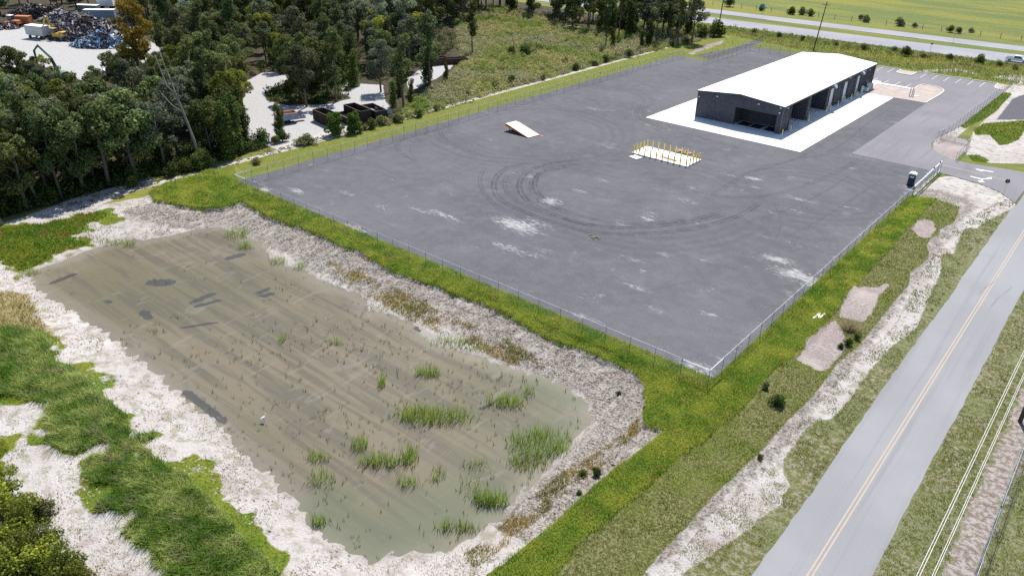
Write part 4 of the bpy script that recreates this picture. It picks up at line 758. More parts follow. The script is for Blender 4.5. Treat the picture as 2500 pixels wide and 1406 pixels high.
# ---------------------------------------------------------------- pickup truck
g = G(2450, 151); px0 = g[0]+.4; u = empty('pickup_truck', (px0+2.6, 275.9, 0), R(2.5), 'white crew cab pickup driving along the near highway lane', 'pickup truck')
m_cw = flat('car_white', (.72, .75, .78), .25, 0, .03, spec=.6); m_glass = flat('dark_glass', (.03, .045, .07), .08, 0, .02, spec=.8); m_tyre2 = flat('rubber', (.02, .02, .02), .8)
b = MB(); b.profile([(-2.9, .62), (-2.95, 1.12), (-.95, 1.12), (-.95, 1.15), (1.35, 1.15), (2.75, 1.05), (2.95, .85), (2.95, .45), (-2.9, .45)], -.98, .98); body = b.build('body', m_cw, u, bevel=.06)
b = MB(); b.bb(-2.8, -1.05, -.8, .8, 1.125, 1.135); b.build('bed_floor', m_dark, u)
for s in (-1, 1): b = MB(); b.bb(-2.93, -.95, s*.9-.07, s*.9+.07, 1.1, 1.32); b.build('bed_side', m_cw, u)
b = MB(); b.bb(-2.98, -2.88, -.97, .97, .6, 1.32); b.build('tailgate', m_cw, u); b = MB(); b.bb(-3.1, -2.95, -.9, .9, .5, .68); b.build('bumper', m_galv, u)
b = MB(); b.add([(-.95, -.92, 1.14), (1.45, -.92, 1.14), (1.45, .92, 1.14), (-.95, .92, 1.14), (-.75, -.78, 1.78), (.75, -.78, 1.78), (.75, .78, 1.78), (-.75, .78, 1.78)], [(4, 5, 6, 7), (0, 1, 5, 4), (1, 2, 6, 5), (2, 3, 7, 6), (3, 0, 4, 7)]); b.build('windows', m_glass, u)
b = MB(); b.bb(-.8, .8, -.8, .8, 1.76, 1.88); b.build('cab_roof', m_cw, u, bevel=.05)
for xx in (-1.85, 1.95):
    for s in (-1, 1):
        b = MB(); b.tube([(xx, s*.78, .40), (xx, s*1.0, .40)], .40, 16); wq = b.build('wheel', m_tyre2, u); b = MB(); b.tube([(xx, s*1.0, .40), (xx, s*1.02, .40)], .22, 10); b.build('rim', m_galv, wq)
for s in (-1, 1): b = MB(); b.bb(2.9, 2.97, s*.75-.15, s*.75+.15, .75, .95); b.build('headlight', m_white, u); b = MB(); b.bb(.95, 1.1, s*1.1-.12, s*1.1+.12, 1.15, 1.35); b.build('mirror', m_dark, u)

# ---------------------------------------------------------------- roll-off bins by the white track
m_rust = flat('rusty_brown_steel', (.075, .045, .032), .75, .1, .4); m_rust2 = flat('dark_brown_steel', (.035, .024, .02), .75, .1, .4); m_blue = flat('faded_blue_steel', (.22, .27, .34), .6, .1, .2)
def rolloff(x, y, rz, L, W, H_, label, mat, fill=None):
    u = empty('rolloff_bin', (x, y, 0), rz, label, 'container', 'open steel bins'); b = MB(); t = .06
    b.bb(-L/2, L/2, -W/2, -W/2+t, .15, H_); b.bb(-L/2, L/2, W/2-t, W/2, .15, H_); b.bb(-L/2, -L/2+t, -W/2+t, W/2-t, .15, H_); b.bb(L/2-t, L/2, -W/2+t, W/2-t, .15, H_); b.bb(-L/2, L/2, -W/2, W/2, .1, .15); b.build('shell', mat, u)
    n = int(L/.6)
    for s in (-1, 1):
        b = MB(); b.bb(-L/2, L/2, s*(W/2+.02)-.02, s*(W/2+.02)+.02, .3, .4)
        for k in range(n+1): b.bb(-L/2+k*L/n-.05, -L/2+k*L/n+.05, s*(W/2+.05)-.05, s*(W/2+.05)+.05, .12, H_-.1)
        b.build('ribs', mat, u)
    b = MB()
    for s in (-1, 1): b.bb(-L/2-.06, L/2+.06, s*(W/2+.03)-.07, s*(W/2+.03)+.07, H_-.02, H_+.1)
    for s in (-1, 1): b.bb(s*(L/2)-.06, s*(L/2)+.06, -W/2, W/2, H_-.02, H_+.1)
    b.build('top_rim', m_rust, u)
    if fill: b = MB(); b.bb(-L/2+t, L/2-t, -W/2+t, W/2-t, H_*.55, H_*.62); b.build('load', fill, u)
    return u
def binpx(ax, ay, bx, by, h, W, L, label, mat, fill=None, s=7.8125):
    A = G(680+ax/s, 220+ay/s, h); B = G(680+bx/s, 220+by/s, h); d = (B-A)/np.hypot(*(B-A)); nn = np.array([-d[1], d[0]]); c = A+d*L/2+nn*W/2; return rolloff(c[0], c[1], math.atan2(d[1], d[0]), L, W, h, label, mat, fill)
binpx(655, 378, 920, 492, 2.2, 2.4, 6.2, 'rusty open bin with ribbed side behind the left round bush', m_rust)
binpx(1080, 440, 1370, 570, 1.3, 2.3, 5., 'low rusty bin with pale sheet lying between the two round bushes', m_rust, m_galv)
binpx(1245, 285, 1700, 475, 2.6, 2.5, 6.6, 'tall dark bin near the white track, left one of the dark pair', m_rust2)
binpx(1590, 290, 1870, 425, 2.3, 2.5, 6.2, 'dark bin heaped with grey scrap, right one of the dark pair', m_rust2, m_galv)
g = G(1065, 158); rolloff(g[0], g[1], R(75), 6, 2.4, 1.8, 'rusty open bin at the far right end of the white track', m_rust, m_galv); g = G(1110, 155); rolloff(g[0], g[1], R(60), 6.5, 2.4, 1.4, 'low bin with pale inside at the edge of the scrub field', m_rust, flat('pale_load', (.35, .35, .38), .8)); g = G(1020, 135); rolloff(g[0], g[1], R(50), 6.5, 2.4, 2.2, 'dark bin half hidden behind thin trees beyond the track', m_rust2)
g = G(700, 300); u = empty('tipper_trailer', (g[0], g[1], 0), R(75), 'orange rimmed blue trailer partly behind a vine covered tree', 'trailer')
b = MB(); L, W, H_ = 4.2, 2.2, 2.0; b.bb(-L/2, L/2, -W/2, -W/2+.08, .7, H_); b.bb(-L/2, L/2, W/2-.08, W/2, .7, H_); b.bb(-L/2, -L/2+.08, -W/2, W/2, .7, H_); b.bb(L/2-.08, L/2, -W/2, W/2, .7, H_); b.build('body', m_blue, u)
b = MB(); b.bb(-L/2+.08, L/2-.08, -W/2+.08, W/2-.08, 1.45, 1.55); b.build('load', m_tan, u); b = MB(); b.bb(-L/2, L/2, -W/2-.06, -W/2+.1, H_, H_+.1); b.bb(-L/2, L/2, W/2-.1, W/2+.06, H_, H_+.1); b.bb(-L/2, -L/2+.1, -W/2, W/2, H_, H_+.1); b.bb(L/2-.1, L/2, -W/2, W/2, H_, H_+.1); b.build('rim', m_or, u)
b = MB(); b.bb(-L/2, L/2+1.8, -.5, .5, .55, .69); b.build('frame', m_dark, u)
for xx in (-1., .1):
    for s in (-1, 1): b = MB(); b.tube([(xx, s*.85, .42), (xx, s*1.1, .42)], .42, 12); b.build('wheel', m_tyre2, u)

# ---------------------------------------------------------------- scrapyard
m_cat = flat('machine_yellow', (.50, .33, .05), .5, .1, .15); m_orr = flat('faded_orange', (.42, .15, .06), .6, .1, .25); m_grn = flat('machine_green', (.10, .16, .10), .5)
def excavator(px_, py_, rz, mat, label, s=1., boomup=1.):
    g = G(px_, py_); u = empty('excavator', (g[0], g[1], 0), rz, label, 'excavator'); u.scale = (s, s, s)
    for q in (-1, 1): b = MB(); b.profile([(-2, .1), (2, .1), (2.25, .45), (2, .85), (-2, .85), (-2.25, .45)], q*1.15-.3, q*1.15+.3); b.build('track', m_dark, u, bevel=.08)
    b = MB(); b.bb(-2.6, 1.2, -1.35, 1.35, 1.05, 2.1); b.bb(-2.7, -1.2, -1.3, 1.3, 2.1, 2.5); b.build('house', mat, u, bevel=.12); b = MB(); b.bb(-.1, 1.5, .35, 1.35, 2.0, 3.3); b.build('cab', m_glass, u, bevel=.08); b = MB(); b.bb(-.15, 1.55, .3, 1.4, 3.3, 3.4); b.build('cab_roof', mat, u)
    b = MB(); P = [(1.0, 1.6), (2.6, 4.6), (3.6, 6.2*boomup)]
    b.tube([(a, -.3, z) for a, z in P], [.35, .42, .28], 4); b.build('boom', mat, u); b = MB(); b.tube([(3.4, -.3, 6.3*boomup), (4.5, -.3, 4.8*boomup), (5.2, -.3, 2.6)], [.22, .3, .18], 4); st_ = b.build('arm', mat, u)
    b = MB(); b.profile([(4.9, 2.7), (5.6, 2.5), (5.7, 1.8), (5.1, 1.5), (4.6, 2.0)], -.8, .2); b.build('bucket', m_dark, st_); b = MB(); b.tube([(1.4, -.3, 1.5), (2.7, -.3, 3.6)], .09, 6); b.build('cylinder', m_galv, u)
excavator(146, 98, R(39+165), m_cat, 'yellow excavator with raised boom beside the scrap heap', 1.)
g = G(118, 200); u = empty('crane_arm', (g[0]+2, g[1]+2, 0), R(39+160), 'green folded machine arm rising above the treetops', 'crane'); z0 = 1.
b = MB(); b.bb(-1.6, 2.6, -1.3, 1.3, .9, 2.4); b.build('carrier', m_grn, u, bevel=.1)
ca = G(123, 141, 7.5); cb = G(92, 113, 9.5); cc = G(83, 124, 7.2); base = np.array([u.location.x, u.location.y])
iv = Matrix.Rotation(-u.rotation_euler.z, 3, 'Z'); loc = lambda p, z: iv @ Vector((p[0]-base[0], p[1]-base[1], z))
b = MB(); b.tube([(0, 0, 2.2), loc(ca, 7.5), loc(cb, 9.6)], [.4, .38, .3], 4); bo_ = b.build('boom', m_grn, u); b = MB(); b.tube([loc(cb, 9.6), loc(cc, 7.2), loc(cc, 3.5)], [.28, .26, .2], 4); b.build('arm', m_grn, bo_)
for s in (-1, 1):
    b = MB(); b.bb(-1.9, 1.9, s*1.2-.3, s*1.2+.3, 0, .9); b.build('track', m_dark, u)
def boxbody(name, px_, py_, rz, L, W, H_, z0, mat, label, cat, wheels=True, rimmat=None):
    g = G(px_, py_); u = empty(name, (g[0], g[1], 0), rz, label, cat); b = MB(); b.bb(-L/2, L/2, -W/2, W/2, z0, z0+H_); b.build('box', mat, u, bevel=.05)
    n = int(L/.5)
    for s in (-1, 1):
        b = MB(); b.bb(-L/2, L/2, s*(W/2+.01)-.015, s*(W/2+.01)+.015, z0+.1, z0+.2)
        for k in range(n+1): b.bb(-L/2+k*L/n-.04, -L/2+k*L/n+.04, s*(W/2+.02)-.03, s*(W/2+.02)+.03, z0+.1, z0+H_-.1)
        b.build('ribs', mat, u)
    b = MB(); b.bb(-L/2-.03, L/2+.03, -W/2-.03, W/2+.03, z0+H_, z0+H_+.08); b.build('roof', rimmat or m_white, u)
    if wheels:
        b = MB(); b.bb(-L/2, L/2, -.6, .6, z0-.25, z0-.01); b.build('frame', m_dark, u)
        for xx in (-L*.33, L*.33):
            for s in (-1, 1): b = MB(); b.tube([(xx, s*(W/2-.35), .45), (xx, s*(W/2-.05), .45)], .45, 12); b.build('wheel', m_tyre2, u)
    return u
boxbody('box_trailer', 96, 94, R(20), 6.4, 2.6, 2.6, 1.0, flat('dirty_white', (.52, .52, .5), .6), 'dirty white box trailer on the pale scrapyard ground', 'trailer')
boxbody('shipping_container', 247, 48, R(48), 9.5, 2.5, 3.0, .1, m_blue, 'faded blue container with white roof behind the scrap heap', 'container', False); boxbody('box_truck', 262, 21, R(42), 5.5, 2.4, 2.4, .9, m_white, 'small white truck body far behind the blue container', 'truck'); boxbody('flat_container', 215, 25, R(35), 8, 2.5, 1.6, .1, m_galv, 'low grey container left of the small white truck', 'container', False)
boxbody('steel_tank', 60, 60, R(36), 4.6, 2.2, 2.2, .3, m_orr, 'rusty orange steel box at the far left of the scrapyard', 'container', False, m_orr)
g = G(30, 66); u = empty('wheel_loader', (g[0], g[1], 0), R(215), 'rusty orange wheel loader beside the orange steel box', 'loader')
b = MB(); b.bb(-2.6, -.2, -1, 1, .8, 2.0); b.bb(.2, 2., -.7, .7, .8, 1.5); b.build('body', m_orr, u, bevel=.1); b = MB(); b.bb(-.9, .5, -.7, .7, 2.0, 3.4); b.build('cab', m_glass, u); b = MB(); b.bb(-1., .6, -.8, .8, 3.4, 3.5); b.build('cab_roof', m_white, u)
b = MB(); b.profile([(2.6, .2), (3.6, .1), (3.3, .9), (2.7, 1.2)], -1.3, 1.3); b.build('bucket', m_dark, u); b = MB(); b.tube([(1., 0, 1.5), (2.8, 0, .8)], .2, 4); b.build('lift_arm', m_orr, u)
for xx in (-1.7, 1.3):
    for s in (-1, 1): b = MB(); b.tube([(xx, s*.9, .75), (xx, s*1.45, .75)], .75, 14); b.build('wheel', m_tyre2, u)
# scrap heaps (uncountable pieces)
def scrap(name, cx_, cy_s, rx, ry, hh, rz, n, pal, label, seed):
    rr = random.Random(seed); bs = [MB() for _ in pal]
    for i in range(n):
        a = rr.uniform(0, 2*math.pi); d = math.sqrt(rr.random()); X_ = d*rx*math.cos(a); Y_ = d*ry*math.sin(a); H0 = hh*max(0, 1-d**1.5)*(0.7+.5*vnoise(X_+cx_, Y_+cy_s, 3., seed))
        b = bs[rr.randrange(len(pal))]; q = rr.random(); xw = cx_+X_*math.cos(rz)-Y_*math.sin(rz); yw = cy_s+X_*math.sin(rz)+Y_*math.cos(rz); zz = float(H0)*rr.uniform(.75, 1.)
        E = Matrix.Rotation(rr.uniform(-1.2, 1.2), 3, 'X') @ Matrix.Rotation(rr.uniform(-1.2, 1.2), 3, 'Y')
        if q < .5: b.box((xw, yw, zz), (rr.uniform(.4, 1.8), rr.uniform(.3, 1.2), rr.uniform(.03, .12)), rr.uniform(0, 6), E)
        elif q < .8: b.box((xw, yw, zz), (rr.uniform(.3, .9), rr.uniform(.3, .8), rr.uniform(.2, .7)), rr.uniform(0, 6), E)
        else: b.box((xw, yw, zz), (rr.uniform(1.2, 3.5), .12, .12), rr.uniform(0, 6), E)
    ms = bpy.data.meshes.new(name); V = []; F = []; mi = []
    for k, b in enumerate(bs): n0 = len(V); V += b.v; F += [tuple(i+n0 for i in f) for f in b.f]; mi += [k]*len(b.f)
    ms.from_pydata(V, [], F); [ms.materials.append(m) for m in pal]; ms.polygons.foreach_set('material_index', mi); ms.update()
    return tag(link(name, ms), label, 'scrap', kind='stuff')
ms1 = flat('scrap_grey', (.16, .15, .16), .6, .3, .5); ms2 = flat('scrap_dark', (.045, .04, .045), .7, .1, .4); ms3 = flat('scrap_rust', (.13, .07, .045), .8, .1, .4); ms4 = flat('scrap_pale', (.42, .41, .43), .5, .1, .3); ms5 = flat('scrap_blue', (.16, .28, .42), .5, .1, .2)
def sc_at(px_, py_): return G(px_, py_)
for i, (px_, py_, rx, ry, hh, n, pal, lb) in enumerate([(205, 92, 11, 7, 6.5, 1500, [ms1, ms2, ms2, ms3, ms4], 'big heap of mixed metal scrap beside the yellow excavator'), (245, 112, 8, 5, 4., 700, [ms5, ms5, ms2, ms1], 'heap of blue sheet metal scrap in front of the metal heap'),
        (100, 42, 12, 5, 5, 900, [ms2, ms2, ms1, ms3], 'dark scrap heap behind the white trailer'), (160, 52, 9, 4, 3.5, 450, [ms2, ms1, ms4], 'grey scrap between the dark heap and the blue container'), (255, 70, 9, 5, 3, 500, [ms1, ms4, ms3, ms2], 'low scrap heap in front of the blue container'),
        (5, 70, 5, 3, 2, 160, [ms3, ms2, ms4], 'rusty scrap at the left edge beside the loader'), (430, 150, 8, 4, 2, 220, [ms2, ms4, ms3], 'scattered scrap under the dark trees right of the orange tree'), (300, 185, 7, 4, 2, 180, [ms2, ms4, ms3], 'scattered scrap behind the young green trees'), (925, 285, 2.5, 1.8, 1.5, 90, [ms4, ms4, ms1], 'pale rubble beside the heaped dark bin')]):
    g = G(px_, py_); scrap('scrap_heap', g[0], g[1], rx, ry, hh, R(39), n, pal, lb, 40+i)

# ================================================================ vegetation
def inpoly(poly, x, y): return sdf(poly, x, y) > 0
def scatter(poly, dens, seed, far=None):
    r = np.random.default_rng(seed); x0, x1, y0, y1 = in_box(poly); n = int((x1-x0)*(y1-y0)*dens)
    x = r.uniform(x0, x1, n); y = r.uniform(y0, y1, n); k = sdf(poly, x, y) > 0; x, y = x[k], y[k]
    if far is not None:
        d = np.sqrt(x*x+y*y+2025.); k = r.random(len(x)) < np.clip((far/d)**2, 0, 1); x, y = x[k], y[k]
    return x, y
def blades(x, y, z, h, wd_, cols, r, lean=.35, nb=1, leandir=None):
    """one triangle per blade"""
    n = len(x); a = r.uniform(0, 2*np.pi, n); ca, sa = np.cos(a), np.sin(a); hh = h*r.uniform(.6, 1.3, n); ww = wd_*r.uniform(.6, 1.4, n)
    lx = r.normal(0, lean, n)*hh; ly = r.normal(0, lean, n)*hh
    if leandir is not None: lx += leandir[0]*hh; ly += leandir[1]*hh
    V = np.empty((n, 3, 3)); V[:, 0] = np.stack([x-ca*ww/2, y-sa*ww/2, z], 1); V[:, 1] = np.stack([x+ca*ww/2, y+sa*ww/2, z], 1); V[:, 2] = np.stack([x+lx, y+ly, z+hh], 1)
    return V.reshape(-1, 3), np.arange(3*n).reshape(-1, 3), np.repeat(cols, 3, 0)
def lerp(a, b, t): return np.asarray(a)[None]*(1-t[:, None])+np.asarray(b)[None]*t[:, None]
def grass(name, poly, dens, h, wd_, ca, cb, label, seed, far=70., lean=.35, third=None, excl=None, sc_=3., leandir=None, cat='grass', mask=None):
    polys = poly if isinstance(poly[0][0], (tuple, list, np.ndarray)) else [poly]; XX = []; YY = []
    for i, p in enumerate(polys): a, b = scatter(p, dens, seed+i, far); XX.append(a); YY.append(b)
    x = np.concatenate(XX); y = np.concatenate(YY); r = np.random.default_rng(seed+99)
    if excl is not None:
        k = usdf(excl, x, y) + (fbm(x, y, 1.1, 5)-.5)*.5 < 0; x, y = x[k], y[k]
    if mask is not None: k = mask(x, y, r); x, y = x[k], y[k]
    d = np.sqrt(x*x+y*y+2025.); sz = np.clip(d/far, 1, 2.6)
    t = np.clip((fbm(x, y, sc_, seed)-.5)*3+.5+r.normal(0, .22, len(x)), 0, 1); c = lerp(ca, cb, t)
    if third is not None: t3 = np.clip((fbm(x, y, sc_*.6, seed+5)-.6)*6, 0, 1)*.85; c = c*(1-t3[:, None])+np.asarray(third)[None]*t3[:, None]
    c = c*r.uniform(.7, 1.35, len(x))[:, None]
    hv = h*sz**.5*(.55+.9*fbm(x, y, 1.2, seed+8))
    V, F, C = blades(x, y, terrain(x, y)-.01, hv, wd_*sz, c, r, lean, leandir=leandir)
    o = link(name, npmesh(name, V, F, None, C), None, m_grass); return tag(o, label, cat, kind='stuff')
berm_only = GP([(362, 474), (400, 455), (450, 438), (520, 418), (556, 440), (583, 446), (660, 480), (1000, 620), (1400, 788), (1735, 928), (1760, 910), (2000, 684), (2215, 486), (2234, 483), (2290, 489), (2265, 510), (2246, 530), (2195, 584), (2168, 621), (2130, 656), (2093, 702), (2040, 760), (2010, 800), (1940, 873), (1885, 915), (1850, 950), (1838, 979), (1786, 1025), (1722, 1080), (1660, 1120), (1624, 1157), (1576, 1200), (1507, 1258), (1455, 1300), (1420, 1325), (1365, 1406), (1300, 1480), (1130, 1480), (1190, 1406), (1260, 1345), (1330, 1290), (1400, 1230), (1440, 1190), (1500, 1140), (1560, 1100), (1618, 1056), (1592, 1044), (1568, 1033), (1572, 1002), (1575, 970), (1570, 942), (1552, 915), (1517, 896), (1463, 872), (1410, 850), (1357, 834), (1303, 811), (1247, 780), (1175, 743), (1112, 721), (1055, 697), (1005, 682), (944, 657), (891, 628), (870, 613), (838, 608), (802, 586), (749, 564), (685, 541), (631, 517), (589, 494), (545, 505), (470, 508), (410, 500), (375, 495)])
YX = [YARD, ASPH]
grass('berm_grass', berm_only, 190, .22, .045, (.13, .24, .028), (.41, .43, .075), 'thick bright green grass on the berm around the near corner of the yard', 11, 78, third=(.26, .24, .07), excl=YX+BARE, sc_=1.7)
grass('mown_grass', STRIP, 45, .10, .05, (.14, .19, .03), (.23, .24, .05), 'short yellow green grass strip between the gravel yard and the woods', 13, 120, excl=YX, third=(.20, .16, .07))
grass('sod_grass', DULL, 150, .12, .05, (.13, .16, .03), (.27, .25, .11), 'dull olive sod with brown tufts beside the sandy verge', 15, 66, excl=BARE, third=(.06, .10, .012), sc_=1.6)
wm = lambda x, y, r: (fbm(x, y, 1.6, 44)+.25*fbm(x, y, 8., 46)+r.normal(0, .05, len(x)) > .60)
vL, vR = WEED[1], [(-4.8, 8), (9, 8), (24, 110), (30, 240), (-4.8, 240)]
rd = [[(-11.7, -200), (-4.6, -200), (-4.6, 420), (-11.7, 420)]]
grass('verge_weeds', [vL], 120, .13, .05, (.10, .15, .03), (.22, .21, .07), 'patchy weeds and grass on the sandy verge left of the road', 17, 66, excl=rd+BARE, mask=lambda x, y, r: fbm(x, y, 1.4, 44)+r.normal(0, .07, len(x)) > .49, sc_=6)
grass('verge_weeds', [vR], 100, .13, .05, (.10, .16, .02), (.23, .22, .06), 'patchy weeds and grass on the verge right of the road', 19, 62, excl=rd+TRACK_R, mask=lambda x, y, r: fbm(x, y, 1.8, 54)+r.normal(0, .07, len(x)) > .42, sc_=5, third=(.14, .11, .07))
grass('tall_grass', [LUSH2], 150, .75, .055, (.11, .21, .03), (.40, .45, .15), 'long wind swept green grass on the white sand in the lower left', 21, 70, lean=.5, leandir=(.35, -.35), third=(.32, .30, .16), sc_=1.4, mask=lambda x, y, r: patchy(x, y)+r.normal(0, .25, len(x)) > .05)
grass('tall_grass', [LUSH3, LUSH4], 110, .35, .06, (.09, .18, .018), (.23, .26, .03), 'bright grass bands on the white sand left of the pond', 23, 90, lean=.45, third=(.26, .18, .05), mask=lambda x, y, r: patchy(x, y)+r.normal(0, .25, len(x)) > .2)
sb = SAND[0]; keepf = lambda x, y: (sdf(POND, x, y) < -.5) & (sdf(BERM, x, y) < -.3) & (usdf([LUSH2, LUSH3, LUSH4], x, y) < .2)
grass('bank_weeds', [sb], 30, .16, .05, (.11, .13, .03), (.26, .21, .07), 'sparse dry weeds on the white sandy banks of the pond', 25, 70, mask=lambda x, y, r: keepf(x, y) & (fbm(x, y, 2.2, 61)+r.normal(0, .06, len(x)) > .56), lean=.6)
ban = GP([(800, 625), (880, 655), (950, 690), (1030, 720), (1100, 765), (1200, 800), (1300, 850), (1330, 880), (1250, 870), (1150, 825), (1050, 785), (950, 735), (860, 685)]); band2 = GP([(1130, 1330), (1200, 1275), (1350, 1150), (1500, 1060), (1560, 1010), (1580, 1030), (1500, 1110), (1400, 1170), (1290, 1270), (1160, 1370)])
grass('bank_weeds', [ban, band2], 170, .3, .05, (.19, .19, .03), (.38, .28, .06), 'band of yellowing weeds along the foot of the berm above the pond', 27, 70, mask=lambda x, y, r: keepf(x, y) & (fbm(x, y, 1.7, 71)+r.normal(0, .07, len(x)) > .44), lean=.5, sc_=2)
grass('dry_weeds', [DRY], 40, .35, .05, (.24, .19, .08), (.20, .20, .06), 'orange brown dry weeds at the left edge beside the pond', 29, 80, lean=.5)
grass('verge_grass', [GRN_R, GRN_R2, GRN_R3], 30, .3, .08, (.09, .15, .02), (.16, .19, .04), 'green weeds on the sand right of the asphalt lot', 31, 150, lean=.5)
HWG = [(-150, 243), (-112, 252), (-86, 245), (-62, 240.5), (-29, 241), (-20, 241), (20, 250), (60, 262), (60, 276), (-37, 272.5), (-108, 269.5), (-150, 265)]
grass('roadside_weeds', [HWG], 8, .55, .16, (.18, .24, .05), (.28, .28, .07), 'rough tall weeds between the warehouse lot and the highway', 33, 250, lean=.4, third=(.17, .12, .07), sc_=5)
# rough turf clods and stones on the bank
r = np.random.default_rng(5); x, y = scatter(SAND[0], 26, 77, 75.); nb = sdf(BERM, x, y); k = keepf(x, y) & ((fbm(x, y, 3, 12) > .55)*(r.random(len(x)) < .3) | ((nb > -5) & (y > 35) & (fbm(x, y, 2.2, 13) > .42))); x, y = x[k], y[k]; V = []; F = []; C = []
n = len(x); base = np.array([(-.5, -.5, 0), (.5, -.5, 0), (.5, .5, 0), (-.5, .5, 0), (0, 0, .75)]); fc = np.array([(0, 1, 4), (1, 2, 4), (2, 3, 4), (3, 0, 4)])
s = r.uniform(.05, .17, n); a = r.uniform(0, 6.28, n); bb2 = base[None]+r.normal(0, .14, (n, 5, 3)); ca, sa = np.cos(a)[:, None], np.sin(a)[:, None]
Vx = (bb2[:, :, 0]*ca-bb2[:, :, 1]*sa)*s[:, None]*1.3+x[:, None]; Vy = (bb2[:, :, 0]*sa+bb2[:, :, 1]*ca)*s[:, None]+y[:, None]; Vz = bb2[:, :, 2]*s[:, None]+terrain(x, y)[:, None]-.01
cc = lerp((.34, .31, .28), (.14, .12, .10), r.random(n)**1.6)
o = link('sand_clods', npmesh('sand_clods', np.stack([Vx, Vy, Vz], 2).reshape(-1, 3), (fc[None]+5*np.arange(n)[:, None, None]).reshape(-1, 3), None, np.repeat(cc, 5, 0)))
M = NM('clods', .95, .1); M.color(M.attr('tint', 'Color')); o.data.materials.append(M.m); tag(o, 'small clods and stones on the sandy pond bank', 'clods', kind='stuff')

# reeds
def reedmesh(x, y, h, seed, ca=(.13, .27, .02), cb=(.32, .36, .06), brown=.0, wz=WZ):
    r = np.random.default_rng(seed); n = len(x); t = r.random(n); c = lerp(ca, cb, t); bw = r.random(n) < brown; c[bw] = (.12, .085, .045)
    z = np.full(n, wz-.05); return blades(x, y, z, h, .055, c, r, .2)
CL = [(1060, 1020, 4.6, 1.7, 620, 1.5, 'largest stand of green reeds in the right half of the pond'), (1045, 915, 1.6, .9, 150, 1.3, 'reed clump above the largest stand, near the pond centre'), (1235, 985, 2.4, 1.0, 240, 1.3, 'slanting row of reeds right of the largest stand'),
      (1320, 1085, 3.6, 2.6, 620, 1.3, 'broad reed bed along the right hand pond shore'), (1290, 1130, 2.2, 1.6, 260, 1.0, 'ragged reeds just below the broad bed on the right shore'), (935, 1130, 2.5, .9, 240, 1.4, 'curved reed row in the lower middle of the pond'), (878, 1090, .9, 1.0, 90, 1.5, 'narrow tall reed tuft left of the curved row'),
      (1000, 1120, 1.0, 1.4, 130, 1.6, 'tall leaning reed tuft right of the curved row'), (778, 1120, 1.4, .7, 90, 1.1, 'small reed row left of the curved row'), (785, 1172, 1.5, 1.0, 80, 1.3, 'thin reeds casting long shadows in the lower left of the pond'), (997, 1180, 1.2, .8, 90, 1.1, 'short bright reed tuft below the tall leaning one'),
      (1200, 1225, 1.8, .9, 260, 1.5, 'dense bright reeds against the lower right shore'), (1120, 1290, 2.2, .6, 170, 1.1, 'dark reed fringe at the lower right shoreline'), (783, 1275, .9, .6, 80, 1.2, 'reed tuft at the lower left shoreline'), (580, 575, 2.2, 1.8, 170, 1.4, 'reed clump at the top corner of the pond'), (600, 605, 1.2, 1., 90, 1.2, 'smaller reed clump just below the top corner one'),
      (735, 655, 1.2, .8, 80, 1.1, 'reed tuft along the upper right shore, by white sand'), (680, 640, 1.6, 1., 90, 1.1, 'thin reeds along the upper right shore'), (275, 595, 3.2, 1., 140, 1.1, 'reed fringe on the upper left shore'), (318, 600, .9, .9, 50, 1.2, 'single reed tuft near the upper left shore'), (75, 668, 1.6, 1.0, 80, 1.0, 'reed tuft in the far left corner of the pond'),
      (690, 830, .5, .9, 36, 1.2, 'lone reed tuft in the middle left of the pond'), (822, 838, 1.2, .5, 60, .9, 'pale reed tuft above the pond centre'), (932, 940, .5, .9, 60, 1.4, 'slim upright reed tuft left of the pond centre stand'), (1105, 840, 3.0, .8, 160, 1.1, 'reed fringe below the sand spit on the upper shore'), (1160, 855, 2.6, .7, 140, .8, 'low reed fringe right of the sand spit'), (1000, 762, .8, .8, 60, 1.0, 'reed tuft beside the sand spit'),
      (925, 755, 2.0, .6, 70, .7, 'low weeds at the tip of the sand spit'), (1070, 1160, .8, 1., 60, 1.0, 'thin reeds right of the short bright tuft'), (1160, 1135, 1.6, .9, 70, .9, 'sparse reeds between the curved row and right shore'), (1290, 960, .8, 1.0, 50, 1.2, 'thin upright reeds near the right end of the pond'), (1150, 1190, 1.2, 2.2, 70, 1.1, 'brownish thin reeds before the lower right shore')]
r = np.random.default_rng(8)
for i, (px_, py_, rx, ry, n, h, lb) in enumerate(CL):
    g = G(px_, py_, WZ); a = r.uniform(0, 6.28, n); d = np.sqrt(r.random(n))*(.6+.4*r.random(n)); ux = np.cos(YAW); uy = np.sin(YAW)
    e = rx*d*np.cos(a); f = ry*d*np.sin(a); x = e*ux-f*uy; y = e*uy+f*ux
    V, F, C = reedmesh(x, y, h, 100+i, brown=.25 if 'brown' in lb or 'dark' in lb or 'ragged' in lb else .06, wz=0.)
    o = link('reed_clump', npmesh('reed_clump', V, F, None, C), None, m_grass); o.location = (g[0], g[1], WZ); tag(o, lb, 'reeds', 'reed clumps in the pond')
x, y = scatter(POND, 1.0, 91); s = sdf(POND, x, y); zn = fbm(x, y, 5, 66, 4)+.34*np.clip((x+80)/16, 0, 1)-.05; k = (r.random(len(x)) < np.clip((zn-.55)*3, .02, .95)); x, y = x[k], y[k]
x = np.repeat(x, 4)+r.normal(0, .10, len(x)*4); y = np.repeat(y, 4)+r.normal(0, .10, len(x))
V, F, C = reedmesh(x, y, .42*(.5+1.3*fbm(x, y, 4., 31)), 333, (.12, .17, .03), (.22, .22, .07), .35)
tag(link('reed_sprigs', npmesh('reed_sprigs', V, F, None, C), None, m_grass), 'many tiny reed sprigs dotting the brown pond', 'reeds', kind='stuff')

